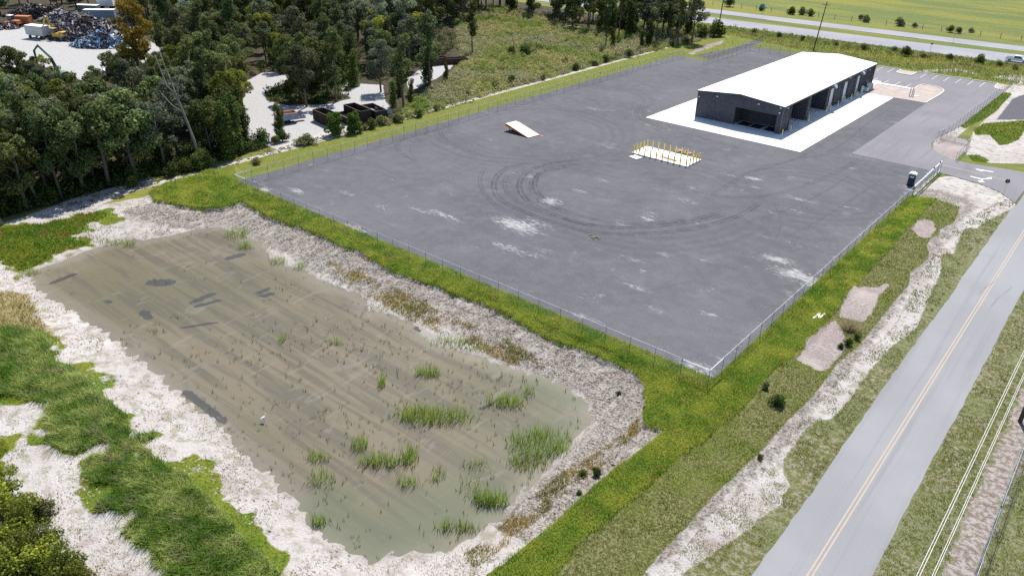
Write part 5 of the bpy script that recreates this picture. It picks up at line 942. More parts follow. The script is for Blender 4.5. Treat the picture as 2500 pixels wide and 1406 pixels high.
# ---------------------------------------------------------------- leafy crowns
def leafcloud(lobes, per, size, ca, cb, seed, up=.25, fill=.0, flat_=.0):
    r = np.random.default_rng(seed); L = np.array(lobes, float); vol = (L[:, 3]*L[:, 4]+L[:, 4]*L[:, 5]+L[:, 3]*L[:, 5]); cnt = np.maximum(6, (per*vol/vol.sum()).astype(int)); k = np.repeat(np.arange(len(L)), cnt); n = len(k)
    d = r.normal(0, 1, (n, 3)); d /= np.linalg.norm(d, axis=1)[:, None]; rad = r.uniform(.55, 1.08, n)**.8
    p = L[k, :3]+d*L[k, 3:6]*rad[:, None]; u = r.normal(0, 1, (n, 3)); u /= np.linalg.norm(u, axis=1)[:, None]; nn = d*.8+r.normal(0, .8, (n, 3))+np.array([0, 0, up]); nn /= np.linalg.norm(nn, axis=1)[:, None]
    a = np.cross(nn, u); a /= np.linalg.norm(a, axis=1)[:, None]+1e-9; b = np.cross(nn, a); s = size*r.uniform(.5, 1.4, n)[:, None]
    V = np.stack([p+a*s*.6, p-a*s*.3+b*s*.5, p-a*s*.35-b*s*.45], 1).reshape(-1, 3)
    lt = r.random(len(L)); t = np.clip(lt[k]*.6+r.random(n)*.5, 0, 1); c = lerp(ca, cb, t)*r.uniform(.7, 1.3, n)[:, None]
    V[:, 2] = np.maximum(V[:, 2], .03)
    return V, np.arange(3*n).reshape(-1, 3), np.repeat(c, 3, 0)
def crown(kind, seed):
    r = random.Random(seed); lobes = []; limbs = []
    if kind == 'oak':
        H_ = 12; tr = [(0, 0, 0), (r.uniform(-.3, .3), r.uniform(-.3, .3), 3), (r.uniform(-.6, .6), r.uniform(-.6, .6), 7), (r.uniform(-.5, .5), 0, 10)]; tr_r = [.30, .24, .16, .06]
        for i in range(20):
            a = r.uniform(0, 6.28); z = r.uniform(3.6, 11.4); rr_ = 3.2*math.sqrt(max(.1, 1-((z-7.2)/5.2)**2))*r.uniform(.35, 1.0); s = r.uniform(.8, 1.7); lobes.append((rr_*math.cos(a), rr_*math.sin(a), z, s, s, s*.75)); limbs.append((rr_*math.cos(a), rr_*math.sin(a), z))
        col = ((.036, .06, .018), (.135, .17, .062)); per = 3600; sz = .42
    elif kind == 'grey_oak':
        H_ = 12; tr = [(0, 0, 0), (.3, .2, 4), (-.2, .3, 9)]; tr_r = [.28, .2, .08]
        for i in range(24):
            a = r.uniform(0, 6.28); z = r.uniform(4.5, 12.3); rr_ = 3.4*math.sqrt(max(.1, 1-((z-8)/4.8)**2))*r.uniform(.4, 1.); s = r.uniform(.7, 1.5); lobes.append((rr_*math.cos(a), rr_*math.sin(a), z, s, s, s*.7)); limbs.append((rr_*math.cos(a), rr_*math.sin(a), z))
        col = ((.060, .078, .048), (.19, .215, .14)); per = 3400; sz = .38
    elif kind == 'tall':
        tr = [(0, 0, 0), (.15, 0, 6), (-.2, .2, 12), (.1, .1, 15.6)]; tr_r = [.24, .19, .11, .04]
        for i in range(20):
            a = r.uniform(0, 6.28); z = r.uniform(5.5, 15.6); rr_ = 2.*r.uniform(.1, 1)*(1-.35*(z > 12.5)); s = r.uniform(.5, 1.2); lobes.append((rr_*math.cos(a), rr_*math.sin(a), z, s, s, s*.9)); limbs.append((rr_*math.cos(a), rr_*math.sin(a), z))
        col = ((.036, .058, .020), (.125, .16, .058)); per = 2600; sz = .38
    elif kind == 'vine':
        tr = [(0, 0, 0), (.1, .1, 5), (.2, -.1, 9.6)]; tr_r = [.3, .25, .1]; z = .6
        while z < 10: s = r.uniform(1.0, 1.7)*(1-.35*z/10); lobes.append((r.uniform(-.7, .7), r.uniform(-.7, .7), z, s, s, s*1.1)); z += .65
        limbs = [(x_, y_, z_) for x_, y_, z_, *_ in lobes[4::3]]
        col = ((.028, .05, .014), (.10, .14, .034)); per = 3000; sz = .36
    elif kind == 'young':
        tr = [(0, 0, 0), (.05, 0, 3), (0, .05, 6.6)]; tr_r = [.12, .09, .03]
        for i in range(15):
            a = r.uniform(0, 6.28); z = r.uniform(1.4, 6.8); rr_ = 1.8*(1-z/9)*r.uniform(.3, 1); s = r.uniform(.5, 1.1); lobes.append((rr_*math.cos(a), rr_*math.sin(a), z, s, s, s)); limbs.append((rr_*math.cos(a), rr_*math.sin(a), z))
        col = ((.05, .11, .018), (.13, .21, .045)); per = 2200; sz = .34
    elif kind == 'yellow':
        tr = [(0, 0, 0), (.2, .1, 5), (0, .3, 9.5)]; tr_r = [.22, .17, .05]
        for i in range(18):
            a = r.uniform(0, 6.28); z = r.uniform(3, 10); rr_ = 2.5*r.uniform(.3, 1)*(1-.4*(z > 8)); s = r.uniform(.6, 1.3); lobes.append((rr_*math.cos(a), rr_*math.sin(a), z, s, s, s*.8)); limbs.append((rr_*math.cos(a), rr_*math.sin(a), z))
        col = ((.07, .10, .016), (.24, .25, .04)); per = 3000; sz = .36
    elif kind == 'orange':
        tr = [(0, 0, 0), (.3, .1, 7), (0, .4, 14)]; tr_r = [.3, .22, .06]
        for i in range(34):
            a = r.uniform(0, 6.28); z = r.uniform(7.5, 15.6); rr_ = 3.3*r.uniform(.2, 1)*math.sqrt(max(.08, 1-((z-10.8)/5.2)**2)); s = r.uniform(.5, 1.1); lobes.append((rr_*math.cos(a), rr_*math.sin(a), z, s, s, s*.8)); limbs.append((rr_*math.cos(a), rr_*math.sin(a), z))
        col = ((.20, .14, .02), (.50, .33, .035)); per = 3600; sz = .36
    elif kind == 'russet':
        tr = [(0, 0, 0), (.1, .1, 5), (0, 0, 9)]; tr_r = [.18, .13, .04]
        for i in range(20):
            a = r.uniform(0, 6.28); z = r.uniform(3, 9.2); rr_ = 1.7*r.uniform(.3, 1)*(1.15-z/12); s = r.uniform(.5, 1.0); lobes.append((rr_*math.cos(a), rr_*math.sin(a), z, s, s, s)); limbs.append((rr_*math.cos(a), rr_*math.sin(a), z))
        col = ((.10, .06, .03), (.20, .12, .05)); per = 2000; sz = .3
    elif kind == 'bush':
        tr = [(0, 0, 0), (.05, 0, 1.2)]; tr_r = [.10, .04]
        for i in range(12): a = r.uniform(0, 6.28); rr_ = r.uniform(0, .75); s = r.uniform(.4, .7); z = r.uniform(.3, 1.5)*(1-.4*rr_); lobes.append((rr_*math.cos(a), rr_*math.sin(a), z, s, s, s*.8)); limbs.append(lobes[-1][:3])
        col = ((.03, .06, .012), (.085, .13, .03)); per = 1300; sz = .17
    elif kind == 'olive_bush':
        tr = [(0, 0, 0), (.05, 0, 1.)]; tr_r = [.08, .03]
        for i in range(12): a = r.uniform(0, 6.28); rr_ = r.uniform(0, .9); s = r.uniform(.35, .6); z = r.uniform(.25, 1.2)*(1-.4*rr_); lobes.append((rr_*math.cos(a), rr_*math.sin(a), z, s, s, s*.8)); limbs.append(lobes[-1][:3])
        col = ((.08, .09, .035), (.17, .17, .07)); per = 1200; sz = .16
    elif kind == 'lime_bush':
        tr = [(0, 0, 0), (.05, 0, 1.4)]; tr_r = [.10, .04]
        for i in range(16): a = r.uniform(0, 6.28); rr_ = r.uniform(0, 1.1); s = r.uniform(.3, .65); z = r.uniform(.3, 2.0)*(1-.35*rr_); lobes.append((rr_*math.cos(a), rr_*math.sin(a), z, s, s, s*.8)); limbs.append(lobes[-1][:3])
        col = ((.06, .10, .014), (.26, .28, .035)); per = 2400; sz = .13
    elif kind == 'round_bush':
        tr = [(0, 0, 0), (.1, 0, 2.4)]; tr_r = [.16, .06]
        for i in range(26): a = r.uniform(0, 6.28); z = r.uniform(.4, 3.9); rr_ = 1.25*math.sqrt(max(.05, 1-((z-1.7)/2.6)**2))*r.uniform(.5, 1); s = r.uniform(.4, .8); lobes.append((rr_*math.cos(a), rr_*math.sin(a), z, s, s, s*.8)); limbs.append(lobes[-1][:3])
        col = ((.03, .065, .012), (.10, .17, .025)); per = 4200; sz = .22
    b = MB(); b.tube(tr, tr_r, 7)
    step = 2 if len(limbs) > 14 else 1
    for lx_, ly_, lz_ in limbs[::step]:
        zs = max(tr[0][2]+.3, lz_-1.8 if lz_ > 3 else lz_*.4); f = zs/tr[-1][2]; f = min(f, .98); k = f*(len(tr)-1); i = int(k); t = k-i; i2 = min(i+1, len(tr)-1); p = [tr[i][q]*(1-t)+tr[i2][q]*t for q in range(3)]; q = tr_r[i]*(1-t)+tr_r[i2]*t
        b.tube([p, ((p[0]+lx_)/2, (p[1]+ly_)/2, (p[2]+lz_)/2+.15), (lx_, ly_, lz_)], [q*.6, q*.4, q*.15+.01], 5, cap=False)
    o = b.build('tmp', m_bark, smooth=True); tm = o.data; bpy.data.objects.remove(o); tm.name = 'trunk_'+kind
    V, F, C = leafcloud(lobes, per, sz, col[0], col[1], seed+7); cm = npmesh('crown_'+kind, V, F, None, C); cm.materials.append(m_leaf)
    return tm, cm
VAR = {k: [crown(k, 10*i+j*3+1) for j in range(n)] for i, (k, n) in enumerate((('oak', 4), ('grey_oak', 3), ('tall', 4), ('vine', 3), ('young', 3), ('yellow', 2), ('orange', 1), ('russet', 1), ('bush', 3), ('olive_bush', 2), ('round_bush', 2), ('lime_bush', 3)))}
KH = dict(oak=12, grey_oak=13, tall=16, vine=10.5, young=7.5, yellow=11, orange=16.3, russet=10, bush=2, olive_bush=1.6, round_bush=4.2, lime_bush=2.2)
KW = dict(oak=3.6, grey_oak=3.8, tall=2.3, vine=1.8, young=1.8, yellow=2.8, orange=3.6, russet=1.9, bush=1., olive_bush=1., round_bush=1.8, lime_bush=1.3)
tr_rng = random.Random(21)
def plant(kind, x, y, s, label, name='tree', cat='tree', group=None, sz=1., z=None, lean=0):
    tm, cm = tr_rng.choice(VAR[kind]); rz = tr_rng.uniform(0, 6.28)
    if z is None: z = float(terrain(np.array([x]), np.array([y]))[0])-.02
    u = empty(name, (x, y, z), rz, label, cat, group); u.scale = (s, s, s*sz)
    if lean: u.rotation_euler = (lean*math.cos(rz), lean*math.sin(rz), rz)
    link('trunk' if name == 'tree' else 'stem', tm, u); link('crown' if name == 'tree' else 'foliage', cm, u); return u
# pixels of the photograph where open ground or objects stay visible, so no crown may cover them
KEEP = [(150, 55), (100, 90), (60, 95), (30, 60), (60, 50), (200, 60), (230, 100), (190, 120), (160, 130), (120, 120), (245, 40), (180, 180), (10, 90), (40, 110), (210, 95), (250, 85), (275, 90), (95, 40), (200, 20), (262, 12), (87, 116), (110, 135), (170, 150), (280, 60), (150, 200),
        (612, 225), (645, 200), (620, 265), (650, 300), (700, 285), (630, 230), (780, 262), (850, 245), (780, 300), (820, 290), (760, 335), (730, 345), (880, 270), (920, 262), (700, 340), (640, 330), (760, 245), (640, 245), (830, 262),
        (1040, 178), (1070, 165), (1110, 150), (1050, 195), (1120, 142), (330, 60), (360, 88), (312, 118), (368, 128), (342, 100), (392, 126), (300, 95), (350, 150), (560, 415), (600, 400), (700, 375), (800, 352), (900, 320), (1000, 290), (480, 240)]
for px_ in range(1100, 1660, 34):
    for py_ in range(40, 200, 22):
        if py_ < 205-(px_-1100)*.10 and py_ > 62+(px_-1100)*.10: KEEP.append((px_, py_))
KEEP = np.array(KEEP, float); placed = []
SKY = [(-400, 115), (0, 118), (25, 112), (60, 104), (80, 128), (105, 138), (140, 160), (175, 178), (200, 165), (225, 145), (255, 150), (280, 125), (300, 90), (318, -200), (420, -200), (3000, -200)]
def skyline(x): return np.interp(x, [a for a, _ in SKY], [b for _, b in SKY])
def ok_tree(x, y, kind, s, skymargin=True, mind=3.):
    H_ = KH[kind]*s; W_ = KW[kind]*s
    for (a, b, m_) in placed:
        if (a-x)**2+(b-y)**2 < (mind*(.5*m_+.5))**2: return False
    tx, ty = P2(x, y, H_); bx, by = P2(x, y, 0); d = math.sqrt(x*x+y*y+2025); wpx = W_/d*FPX
    if skymargin and ty < min(skyline(tx), skyline(tx-wpx*.6), skyline(tx+wpx*.6)): return False
    z0 = .30 if kind in ('oak', 'grey_oak') else (.35 if kind == 'tall' else 0.)
    cy0 = by+(ty-by)*z0
    kx = KEEP[:, 0]; ky = KEEP[:, 1]; cxm = tx; my = (ty+cy0)/2; hy = abs(cy0-ty)/2+2
    if (((kx-cxm)/(wpx*.95))**2+((ky-my)/hy)**2 < 1).any(): return False
    # trunk
    if (np.abs(kx-bx) < wpx*.2).any() and (((np.abs(kx-bx) < wpx*.2) & (ky < by) & (ky > cy0)).any()): return False
    return True
LAB = dict(oak='dark green bushy tree', grey_oak='grey green oak', tall='tall slim tree', vine='dark vine wrapped tree', young='light green young tree', yellow='yellow green leafy tree', orange='', russet='')
LM = [('the orange tree', 340, 100), ('the leaning dead tree', 400, 200), ('the russet tree', 210, 220), ('the green machine arm', 100, 120), ('the yellow excavator', 150, 95), ('the track bend', 620, 200), ('the rusty bin', 800, 290), ('the trailer', 700, 270),
      ('the left frame edge', 0, 300), ('the left frame edge', 0, 420), ('the pale bare trunk', 90, 430), ('the track mouth', 600, 330), ('the blue container', 270, 40), ('the top frame edge', 500, 0), ('the top frame edge', 900, 0), ('the top frame edge', 1300, 0), ('the shaded wood floor', 250, 420),
      ('the scrub field corner', 1100, 120), ('the dark pole', 1757, 40), ('the bare snags', 1280, 60), ('the ivy columns', 1540, 90), ('the white clearing', 860, 215), ('the middle of the wood', 330, 300), ('the wood centre', 450, 300), ('the wood behind the orange tree', 450, 60), ('the lone slender tree', 1150, 90), ('the scrap heap', 230, 80)]
def lm(x, y, s, kind):
    tx, ty = P2(x, y, KH[kind]*s*.75); a = sorted(LM, key=lambda q: math.hypot(q[1]-tx, q[2]-ty))[0]
    side = 'left of' if tx < a[1]-25 else ('right of' if tx > a[1]+25 else ('above' if ty < a[2] else 'below'))
    return ('small' if s < .8 else 'mid sized' if s < .98 else 'large'), side+' '+a[0]
def forest_fill(polypx, n, kinds, where, seed, smin=.8, smax=1.2, mind=3.2, world=None, sky_=True):
    r = random.Random(seed); P = world or GP(polypx); x0, x1, y0, y1 = in_box(P); c = 0; t = 0
    while c < n and t < n*60:
        t += 1; x = r.uniform(x0, x1); y = r.uniform(y0, y1)
        if sdf(P, np.array([x]), np.array([y]))[0] < 0: continue
        k = r.choice(kinds); s = r.uniform(smin, smax)
        hit = False
        for att in (1, .75, .55):
            if ok_tree(x, y, k, s*att, sky_, mind): s *= att; hit = True; break
        if not hit: continue
        placed.append((x, y, s)); sw_, lw_ = lm(x, y, s, k); plant(k, x, y, s, (lambda f: f if len(f.split()) <= 16 else sw_+' '+LAB[k]+' '+where)(sw_+' '+LAB[k]+', '+lw_+', '+where), group=LAB[k]+'s '+where, lean=r.uniform(-.04, .04)); c += 1
    return c
# trees one can single out
g = G(356, 250); plant('orange', g[0], g[1], 1.3, 'tall tree with orange autumn leaves beside the scrapyard'); placed.append((g[0], g[1], 1.3))
g = G(212, 345); plant('russet', g[0], g[1], 1.05, 'slim russet brown tree among green trees at the left'); placed.append((g[0], g[1], 1))
for (px_, py_, k, s, lb) in [(268, 300, 'young', 1.1, 'bright green young tree right of the russet tree'), (236, 250, 'young', .9, 'small bright green tree in front of the pale scrapyard'), (150, 318, 'young', .9, 'light green young tree left of the russet tree'), (580, 375, 'vine', 1.05, 'large dark vine covered tree at the left edge of the white track'), (600, 360, 'vine', .8, 'shorter vine covered tree leaning over the white track'), (560, 385, 'vine', .95, 'dark vine covered tree just left of the largest one by the track'),
                             (686, 335, 'vine', .62, 'dark vine covered tree standing before the orange rimmed trailer'), (830, 320, 'round_bush', 1.0, ''), (703, 350, 'round_bush', .55, ''),
                             (1048, 205, 'vine', 1.0, 'thick vine covered tree with upper limbs at the right end of the track'), (1050, 212, 'tall', 1.15, 'tall dark tree rising from the vine covered trunk by the scrub field'), (985, 262, 'tall', 1.0, 'thin grey green tree at the edge of the white track, near the bins'), (1090, 198, 'vine', .42, 'small leaning vine covered snag in the scrub'),
                             (1153, 133, 'tall', .95, 'lone slender vine covered tree at the left of the scrub field'), (1478, 115, 'tall', .8, 'slim tree standing in front of the far tree line'), (1495, 118, 'vine', .55, 'dark ivy column just right of the slim tree before the far tree line'), (1585, 112, 'vine', .75, 'tall dark ivy column near the far tree line'), (1565, 118, 'vine', .5, 'short dark ivy column left of the tall ivy column'),
                             (1745, 90, 'bush', 3.0, ''), (1715, 92, 'bush', 2.2, ''), (930, 225, 'grey_oak', .9, 'grey green tree overhanging the white clearing'), (975, 235, 'vine', .6, 'dark leafy tree between the clearing and the bins'), (960, 262, 'vine', .55, 'dark leafy tree right behind the dark bins'), (1005, 250, 'vine', .5, 'low leafy tree at the corner of the scrub field')]:
    g = G(px_, py_); placed.append((g[0], g[1], s))
    if lb: plant(k, g[0], g[1], s, lb)
placed = placed[:]
for (px_, py_, k, s, lb) in [(818, 330, 'round_bush', 1.08, 'round green bush in front of the rusty bin, left of a pair'), (866, 324, 'round_bush', 1.0, 'round green bush in front of the dark bins, right of a pair'), (755, 352, 'olive_bush', 1.5, 'low olive shrub on the white path below the trailer'), (735, 355, 'olive_bush', 1.2, 'small olive shrub left of the low one by the path'), (640, 348, 'bush', 1.7, 'dark green shrub at the foot of the track mouth'), (672, 352, 'bush', .9, 'small bright shrub between the track and the path'),
                             (1742, 88, 'bush', 3.2, 'large rounded shrub at the highway end of the tree line'), (1712, 90, 'bush', 2.4, 'smaller rounded shrub left of the large highway end one'), (505, 408, 'bush', 2., 'leafy green shrub at the foot of the wood near the path'), (480, 412, 'bush', 1.7, 'leafy green shrub left of the leaning dead tree base'), (425, 430, 'bush', 1.3, 'small green shrub at the wood edge above the grass mound'), (455, 418, 'bush', 1.5, 'green shrub right beside the leaning dead tree base'), (330, 455, 'bush', 1.1, 'low shrub at the shaded wood edge'), (690, 345, 'bush', 1.2, 'shrub at the foot of the vine covered tree by the trailer'),
                             (625, 400, 'olive_bush', .9, 'low scraggly shrub on the pale path'), (905, 315, 'bush', 1.3, 'green shrub below the dark bins'), (935, 305, 'olive_bush', 1.4, 'grey green shrub by the pale rubble'), (968, 298, 'olive_bush', 1.3, 'yellowish shrub right of the pale rubble'), (890, 318, 'olive_bush', .8, 'small pale shrub between round bush and path'),
                             (1897, 988, 'bush', .75, 'lone dark green bush in the sod below the yard corner'), (1870, 950, 'bush', .45, 'small dark weed above the lone dark bush'), (2070, 845, 'bush', .5, 'green shrub between the two bare sand patches'), (2090, 830, 'bush', .45, 'bright green shrub at the tip of the upper bare patch'), (2050, 850, 'bush', .4, 'small dark shrub left of the green shrub on the verge'),                              (1455, 1145, 'bush', .5, 'grey green bush on the sand beside the lush grass, right of a pair'), (1425, 1140, 'bush', .38, 'small bush on the sand, left of a pair'), (1417, 1195, 'bush', .3, 'tiny dark bush on the pinkish sand'), (1512, 948, 'bush', .28, 'tiny dark weed where the berm meets the bank'), (1855, 1120, 'olive_bush', .35, 'spiky tuft on the edge of the sand strip')]:
    g = G(px_, py_); plant(k, g[0], g[1], s, lb, 'shrub', 'shrub')
# shrubs along the mown strip beside the scrub
for i, (px_, py_, s) in enumerate([(1020, 287, 1.1), (1065, 270, .9), (1250, 205, 1.2), (1325, 195, 1.0), (1408, 172, 1.15), (1450, 160, 1.1), (1478, 152, 1.2), (1505, 142, 1.0), (1535, 140, 1.3), (1380, 155, 1.1), (1560, 128, 1.1), (1600, 122, 1.2), (1640, 112, 1.1), (1675, 108, 1.6), (1210, 216, 1.0), (1140, 232, .9)]):
    g = G(px_, py_); plant('olive_bush' if i % 2 else 'bush', g[0], g[1], s, ('olive' if i % 2 else 'dark green')+' rounded shrub on the scrub edge beside the mown strip', 'shrub', 'shrub', ('olive' if i % 2 else 'dark green')+' shrubs along the scrub edge')
for i, (px_, py_, s) in enumerate([(1780, 17, 2.2), (1935, 36, 1.8), (1958, 37, 1.8), (1976, 40, 1.7), (2110, 54, 1.6), (2197, 64, 1.8), (2100, 50, 1.2), (2232, 68, 1.0), (2320, 80, 1.4), (2340, 82, 1.2), (1860, 27, 1.5), (2370, 80, 1.0)]):
    g = G(px_, py_); plant('bush', g[0], g[1], s, 'small dark shrub by the field fence beyond the highway', 'shrub', 'shrub', 'shrubs along the far field fence')
for i, (px_, py_, s) in enumerate([(2108, 122, 1.6), (2185, 125, 1.5), (2210, 137, 2.2), (2320, 145, 1.6), (2395, 155, 2.2), (2478, 170, 1.5), (2520, 176, 1.5), (2255, 142, 1.3), (1900, 92, 1.4), (1840, 80, 1.5), (1960, 100, 1.3), (2040, 112, 1.1), (2440, 162, 1.3)]):
    g = G(px_, py_); plant('olive_bush' if i % 2 else 'bush', g[0], g[1], s*.75, 'weedy shrub on the near bank of the highway', 'shrub', 'shrub', 'shrubs on the near highway bank')
for i, (px_, py_, s, lb) in enumerate([(10, 1250, 1.9, 'large shrub at the left edge of the white sand'), (60, 1290, 1.7, 'dark shrub right of the large left edge one'), (95, 1260, 1.0, 'round grey green shrub on the white sand edge'), (30, 1350, 1.9, 'yellow green shrub low at the left edge'), (100, 1400, 1.8, 'yellow green shrub at the bottom left corner'), (170, 1400, 1.4, 'shrub at the bottom edge beside white sand'), (120, 1340, 1.3, 'shrub between the round grey green one and the bottom corner'), (5, 1180, 1.2, 'shrub highest up on the left edge of the sand'), (60, 1390, 1.8, 'dense shrub above the bottom left corner'), (200, 1440, 1.4, 'shrub cut by the bottom edge of the view'), (10, 1430, 1.9, 'shrub in the very bottom left corner')]):
    g = G(px_, py_); k = 'lime_bush' if i != 2 else 'olive_bush'; plant(k, g[0], g[1], s*.8 if k == 'lime_bush' else s*1.1, lb, 'shrub', 'shrub')
# leaning dead trees
def snag(px_, py_, pts, r0, label, limbs=()):
    g = G(px_, py_) if px_ != 446 else np.array([-121.9, 64.5]); placed.append((g[0], g[1], 2.4 if px_ == 446 else .3)); u = empty('dead_tree', (g[0], g[1], -.05), 0, label, 'tree'); iv_ = [(AX[0]*a+(-AX[1])*c_, AX[1]*a+AX[0]*c_, z) for a, z, c_ in pts]
    b = MB(); b.tube(iv_, [r0*(1-.75*i/(len(iv_)-1)) for i in range(len(iv_))], 8); b.build('trunk', m_dead, u, smooth=True)
    for lp in limbs: iv2 = [(AX[0]*a+(-AX[1])*c_, AX[1]*a+AX[0]*c_, z) for a, z, c_ in lp]; b = MB(); b.tube(iv2, [r0*.42*(1-.75*i/(len(iv2)-1)) for i in range(len(iv2))], 6); b.build('limb', m_dead, u, smooth=True)
snag(446, 398, [(0, 0, 0), (-.5, 4, 0), (-1.3, 8, 0), (-2.2, 12, 0), (-2.9, 15.5, 0)], .32, 'leaning bare dead tree with forked top at the front of the wood', [[(-2.0, 11.2, 0), (-1.8, 13.5, .3), (-1.1, 15.2, .4)], [(-2.2, 12, 0), (-3.5, 13.5, 0), (-4.2, 16.5, .2), (-4.6, 18.5, .2)], [(-1.6, 9, 0), (-3.2, 10.5, -.3), (-4.5, 12.4, -.4)], [(-2.6, 14, 0), (-3.3, 17, 0), (-3.6, 19, 0)]])
snag(95, 492, [(0, 0, 0), (-.8, 3, 0), (-1.2, 7, 0), (-1.5, 12, 0)], .22, 'pale bare trunk at the left of the shaded wood edge'); snag(5, 550, [(0, 0, 0), (-.5, 3, 0), (-1.2, 8, 0)], .24, 'pale bare trunk at the very left edge of the wood')
snag(1310, 126, [(0, 0, 0), (-.2, 2, 0), (.3, 4.2, 0), (.9, 6, 0)], .16, 'leaning bare snag in the middle of the scrub field, rightmost of three', [[(-.1, 2.2, 0), (-.9, 3.4, 0)]]); snag(1252, 135, [(0, 0, 0), (.2, 3, 0), (-.4, 6.6, 0)], .16, 'thin bare snag in the scrub field, leftmost of three'); snag(1285, 132, [(0, 0, 0), (.6, 2.4, 0), (1.3, 4.4, 0)], .14, 'forked bare snag in the scrub field, middle of three', [[(.4, 1.8, 0), (-.2, 3.6, 0)]])
for px_, py_, s in ((1252, 136, 1.6), (1282, 134, 1.9), (1312, 128, 1.4)):
    g = G(px_, py_); plant('bush', g[0], g[1], s, {1252: 'dark bush around the leftmost bare snag in the scrub', 1282: 'dark bush around the middle bare snag in the scrub', 1312: 'dark bush around the rightmost bare snag in the scrub'}[px_], 'shrub', 'shrub')

n = 0
# the wood front left, its edge first
n += forest_fill(None, 30, ['oak', 'grey_oak', 'vine', 'vine', 'oak', 'tall'], 'at the front edge of the left wood', 1, .9, 1.2, 3.0, world=[(-122.3, 22), (-127.5, 22), (-129.5, 76), (-123.8, 74)])
n += forest_fill([(-30, 500), (590, 345), (600, 300), (590, 230), (520, 210), (300, 210), (-30, 330)], 62, ['oak', 'grey_oak', 'grey_oak', 'tall', 'vine', 'yellow', 'oak'], 'inside the left wood', 2, .75, 1.1, 3.6)
n += forest_fill([(-200, 330), (300, 215), (300, 170), (200, 180), (-200, 200)], 24, ['young', 'grey_oak', 'oak', 'yellow', 'young'], 'between the scrapyard and left wood', 3, .6, .95, 3.8)
n += forest_fill([(330, 220), (590, 230), (620, 170), (560, 120), (380, 120), (300, 140)], 32, ['oak', 'grey_oak', 'oak', 'vine', 'tall'], 'between the orange tree and the white track', 4, .8, 1.1, 4.)
n += forest_fill([(670, 255), (720, 190), (900, 190), (860, 240), (790, 262), (700, 262)], 13, ['yellow', 'oak', 'tall', 'grey_oak', 'vine'], 'on the island between the white track arms', 5, .8, 1.05, 2.6)
n += forest_fill([(700, 188), (990, 195), (1040, 150), (1010, 90), (600, 100), (640, 160)], 42, ['oak', 'grey_oak', 'tall', 'grey_oak', 'vine', 'yellow'], 'behind the white track', 6, .75, 1.1, 3.8)
n += forest_fill([(300, 110), (640, 120), (1000, 85), (1120, 60), (1120, 15), (300, 20)], 85, ['oak', 'grey_oak', 'yellow', 'tall', 'oak'], 'far back in the wood', 7, .9, 1.3, 4.4)
n += forest_fill([(1120, 62), (1200, 22), (1330, 48), (1420, 78), (1560, 100), (1700, 104), (1745, 92), (1700, 75), (1500, 60), (1330, 15), (1120, 5)], 70, ['tall', 'tall', 'grey_oak', 'oak', 'tall', 'vine'], 'in the tree line behind the scrub field', 8, .8, 1.15, 2.8)
n += forest_fill([(-60, 45), (150, 30), (300, 18), (300, 0), (-60, 5)], 12, ['oak', 'grey_oak'], 'behind the scrapyard', 9, .8, 1.0, 6., sky_=False)
print('trees', n, len([o for o in COL.objects if o.get('category') == 'tree']))
# undergrowth and scrub: nobody could count these
def clumps(name, poly, dens, rmin, rmax, hs, per, size, ca, cb, label, seed, excl=None, third=None, far=None, cat='undergrowth'):
    r = np.random.default_rng(seed); polys = poly if isinstance(poly[0][0], (tuple, list, np.ndarray)) else [poly]; XX = []; YY = []
    for i, p in enumerate(polys): a, b = scatter(p, dens, seed+i, far); XX.append(a); YY.append(b)
    x = np.concatenate(XX); y = np.concatenate(YY)
    if excl is not None: k = usdf(excl, x, y) < -.3; x, y = x[k], y[k]
    m_ = len(x); rad = r.uniform(rmin, rmax, m_); t0 = np.clip((fbm(x, y, 9., seed)-.5)*2.8+.5+r.normal(0, .2, m_), 0, 1); k = np.repeat(np.arange(m_), per); N_ = len(k)
    d = r.normal(0, 1, (N_, 3)); d[:, 2] = np.abs(d[:, 2]); d /= np.linalg.norm(d, axis=1)[:, None]; q = r.uniform(.5, 1.05, N_)
    p = np.stack([x[k]+d[:, 0]*rad[k]*q, y[k]+d[:, 1]*rad[k]*q, terrain(x, y)[k]+d[:, 2]*rad[k]*hs*q*(.7+.6*r.random(m_))[k]], 1)
    u = r.normal(0, 1, (N_, 3)); nn = d+r.normal(0, .8, (N_, 3)); a = np.cross(nn, u); a /= np.linalg.norm(a, axis=1)[:, None]+1e-9; b = np.cross(nn/np.linalg.norm(nn, axis=1)[:, None], a); s = size*r.uniform(.5, 1.4, N_)[:, None]
    V = np.stack([p+a*s*.6, p-a*s*.3+b*s*.5, p-a*s*.35-b*s*.45], 1).reshape(-1, 3); c = lerp(ca, cb, t0)
    if third is not None: w3 = (np.clip((fbm(x, y, 14., seed+3)-.52)*7, 0, 1))[:, None]; c = c*(1-w3)+np.array(third)[None]*w3
    c = c[k]*r.uniform(.65, 1.4, N_)[:, None]
    return tag(link(name, npmesh(name, V, np.arange(3*N_).reshape(-1, 3), None, np.repeat(c, 3, 0)), None, m_leafp), label, cat, kind='stuff')
SCRUB = GP([(925, 305), (1000, 292), (1250, 215), (1500, 150), (1650, 120), (1715, 103), (1690, 92), (1420, 72), (1400, 80), (1330, 45), (1200, 15), (1110, 50), (1120, 130), (1130, 155), (1080, 200), (1010, 240)])
clumps('scrub', SCRUB, .50, .6, 1.6, 1.1, 80, .26, (.20, .26, .055), (.40, .36, .15), 'dense olive and green scrub field beside the mown strip', 51, third=(.33, .31, .17), cat='scrub', excl=[STRIP, YARD])
clumps('undergrowth', [(-121.6, 10), (-121.6, 76), (-124, 90), (-150, 90), (-185, 60), (-185, 10)], .42, .5, 1.3, 1.1, 40, .28, (.03, .05, .014), (.09, .11, .03), 'shaded leafy undergrowth on the floor of the left wood', 53, excl=[SAND[1], SAND[2]])
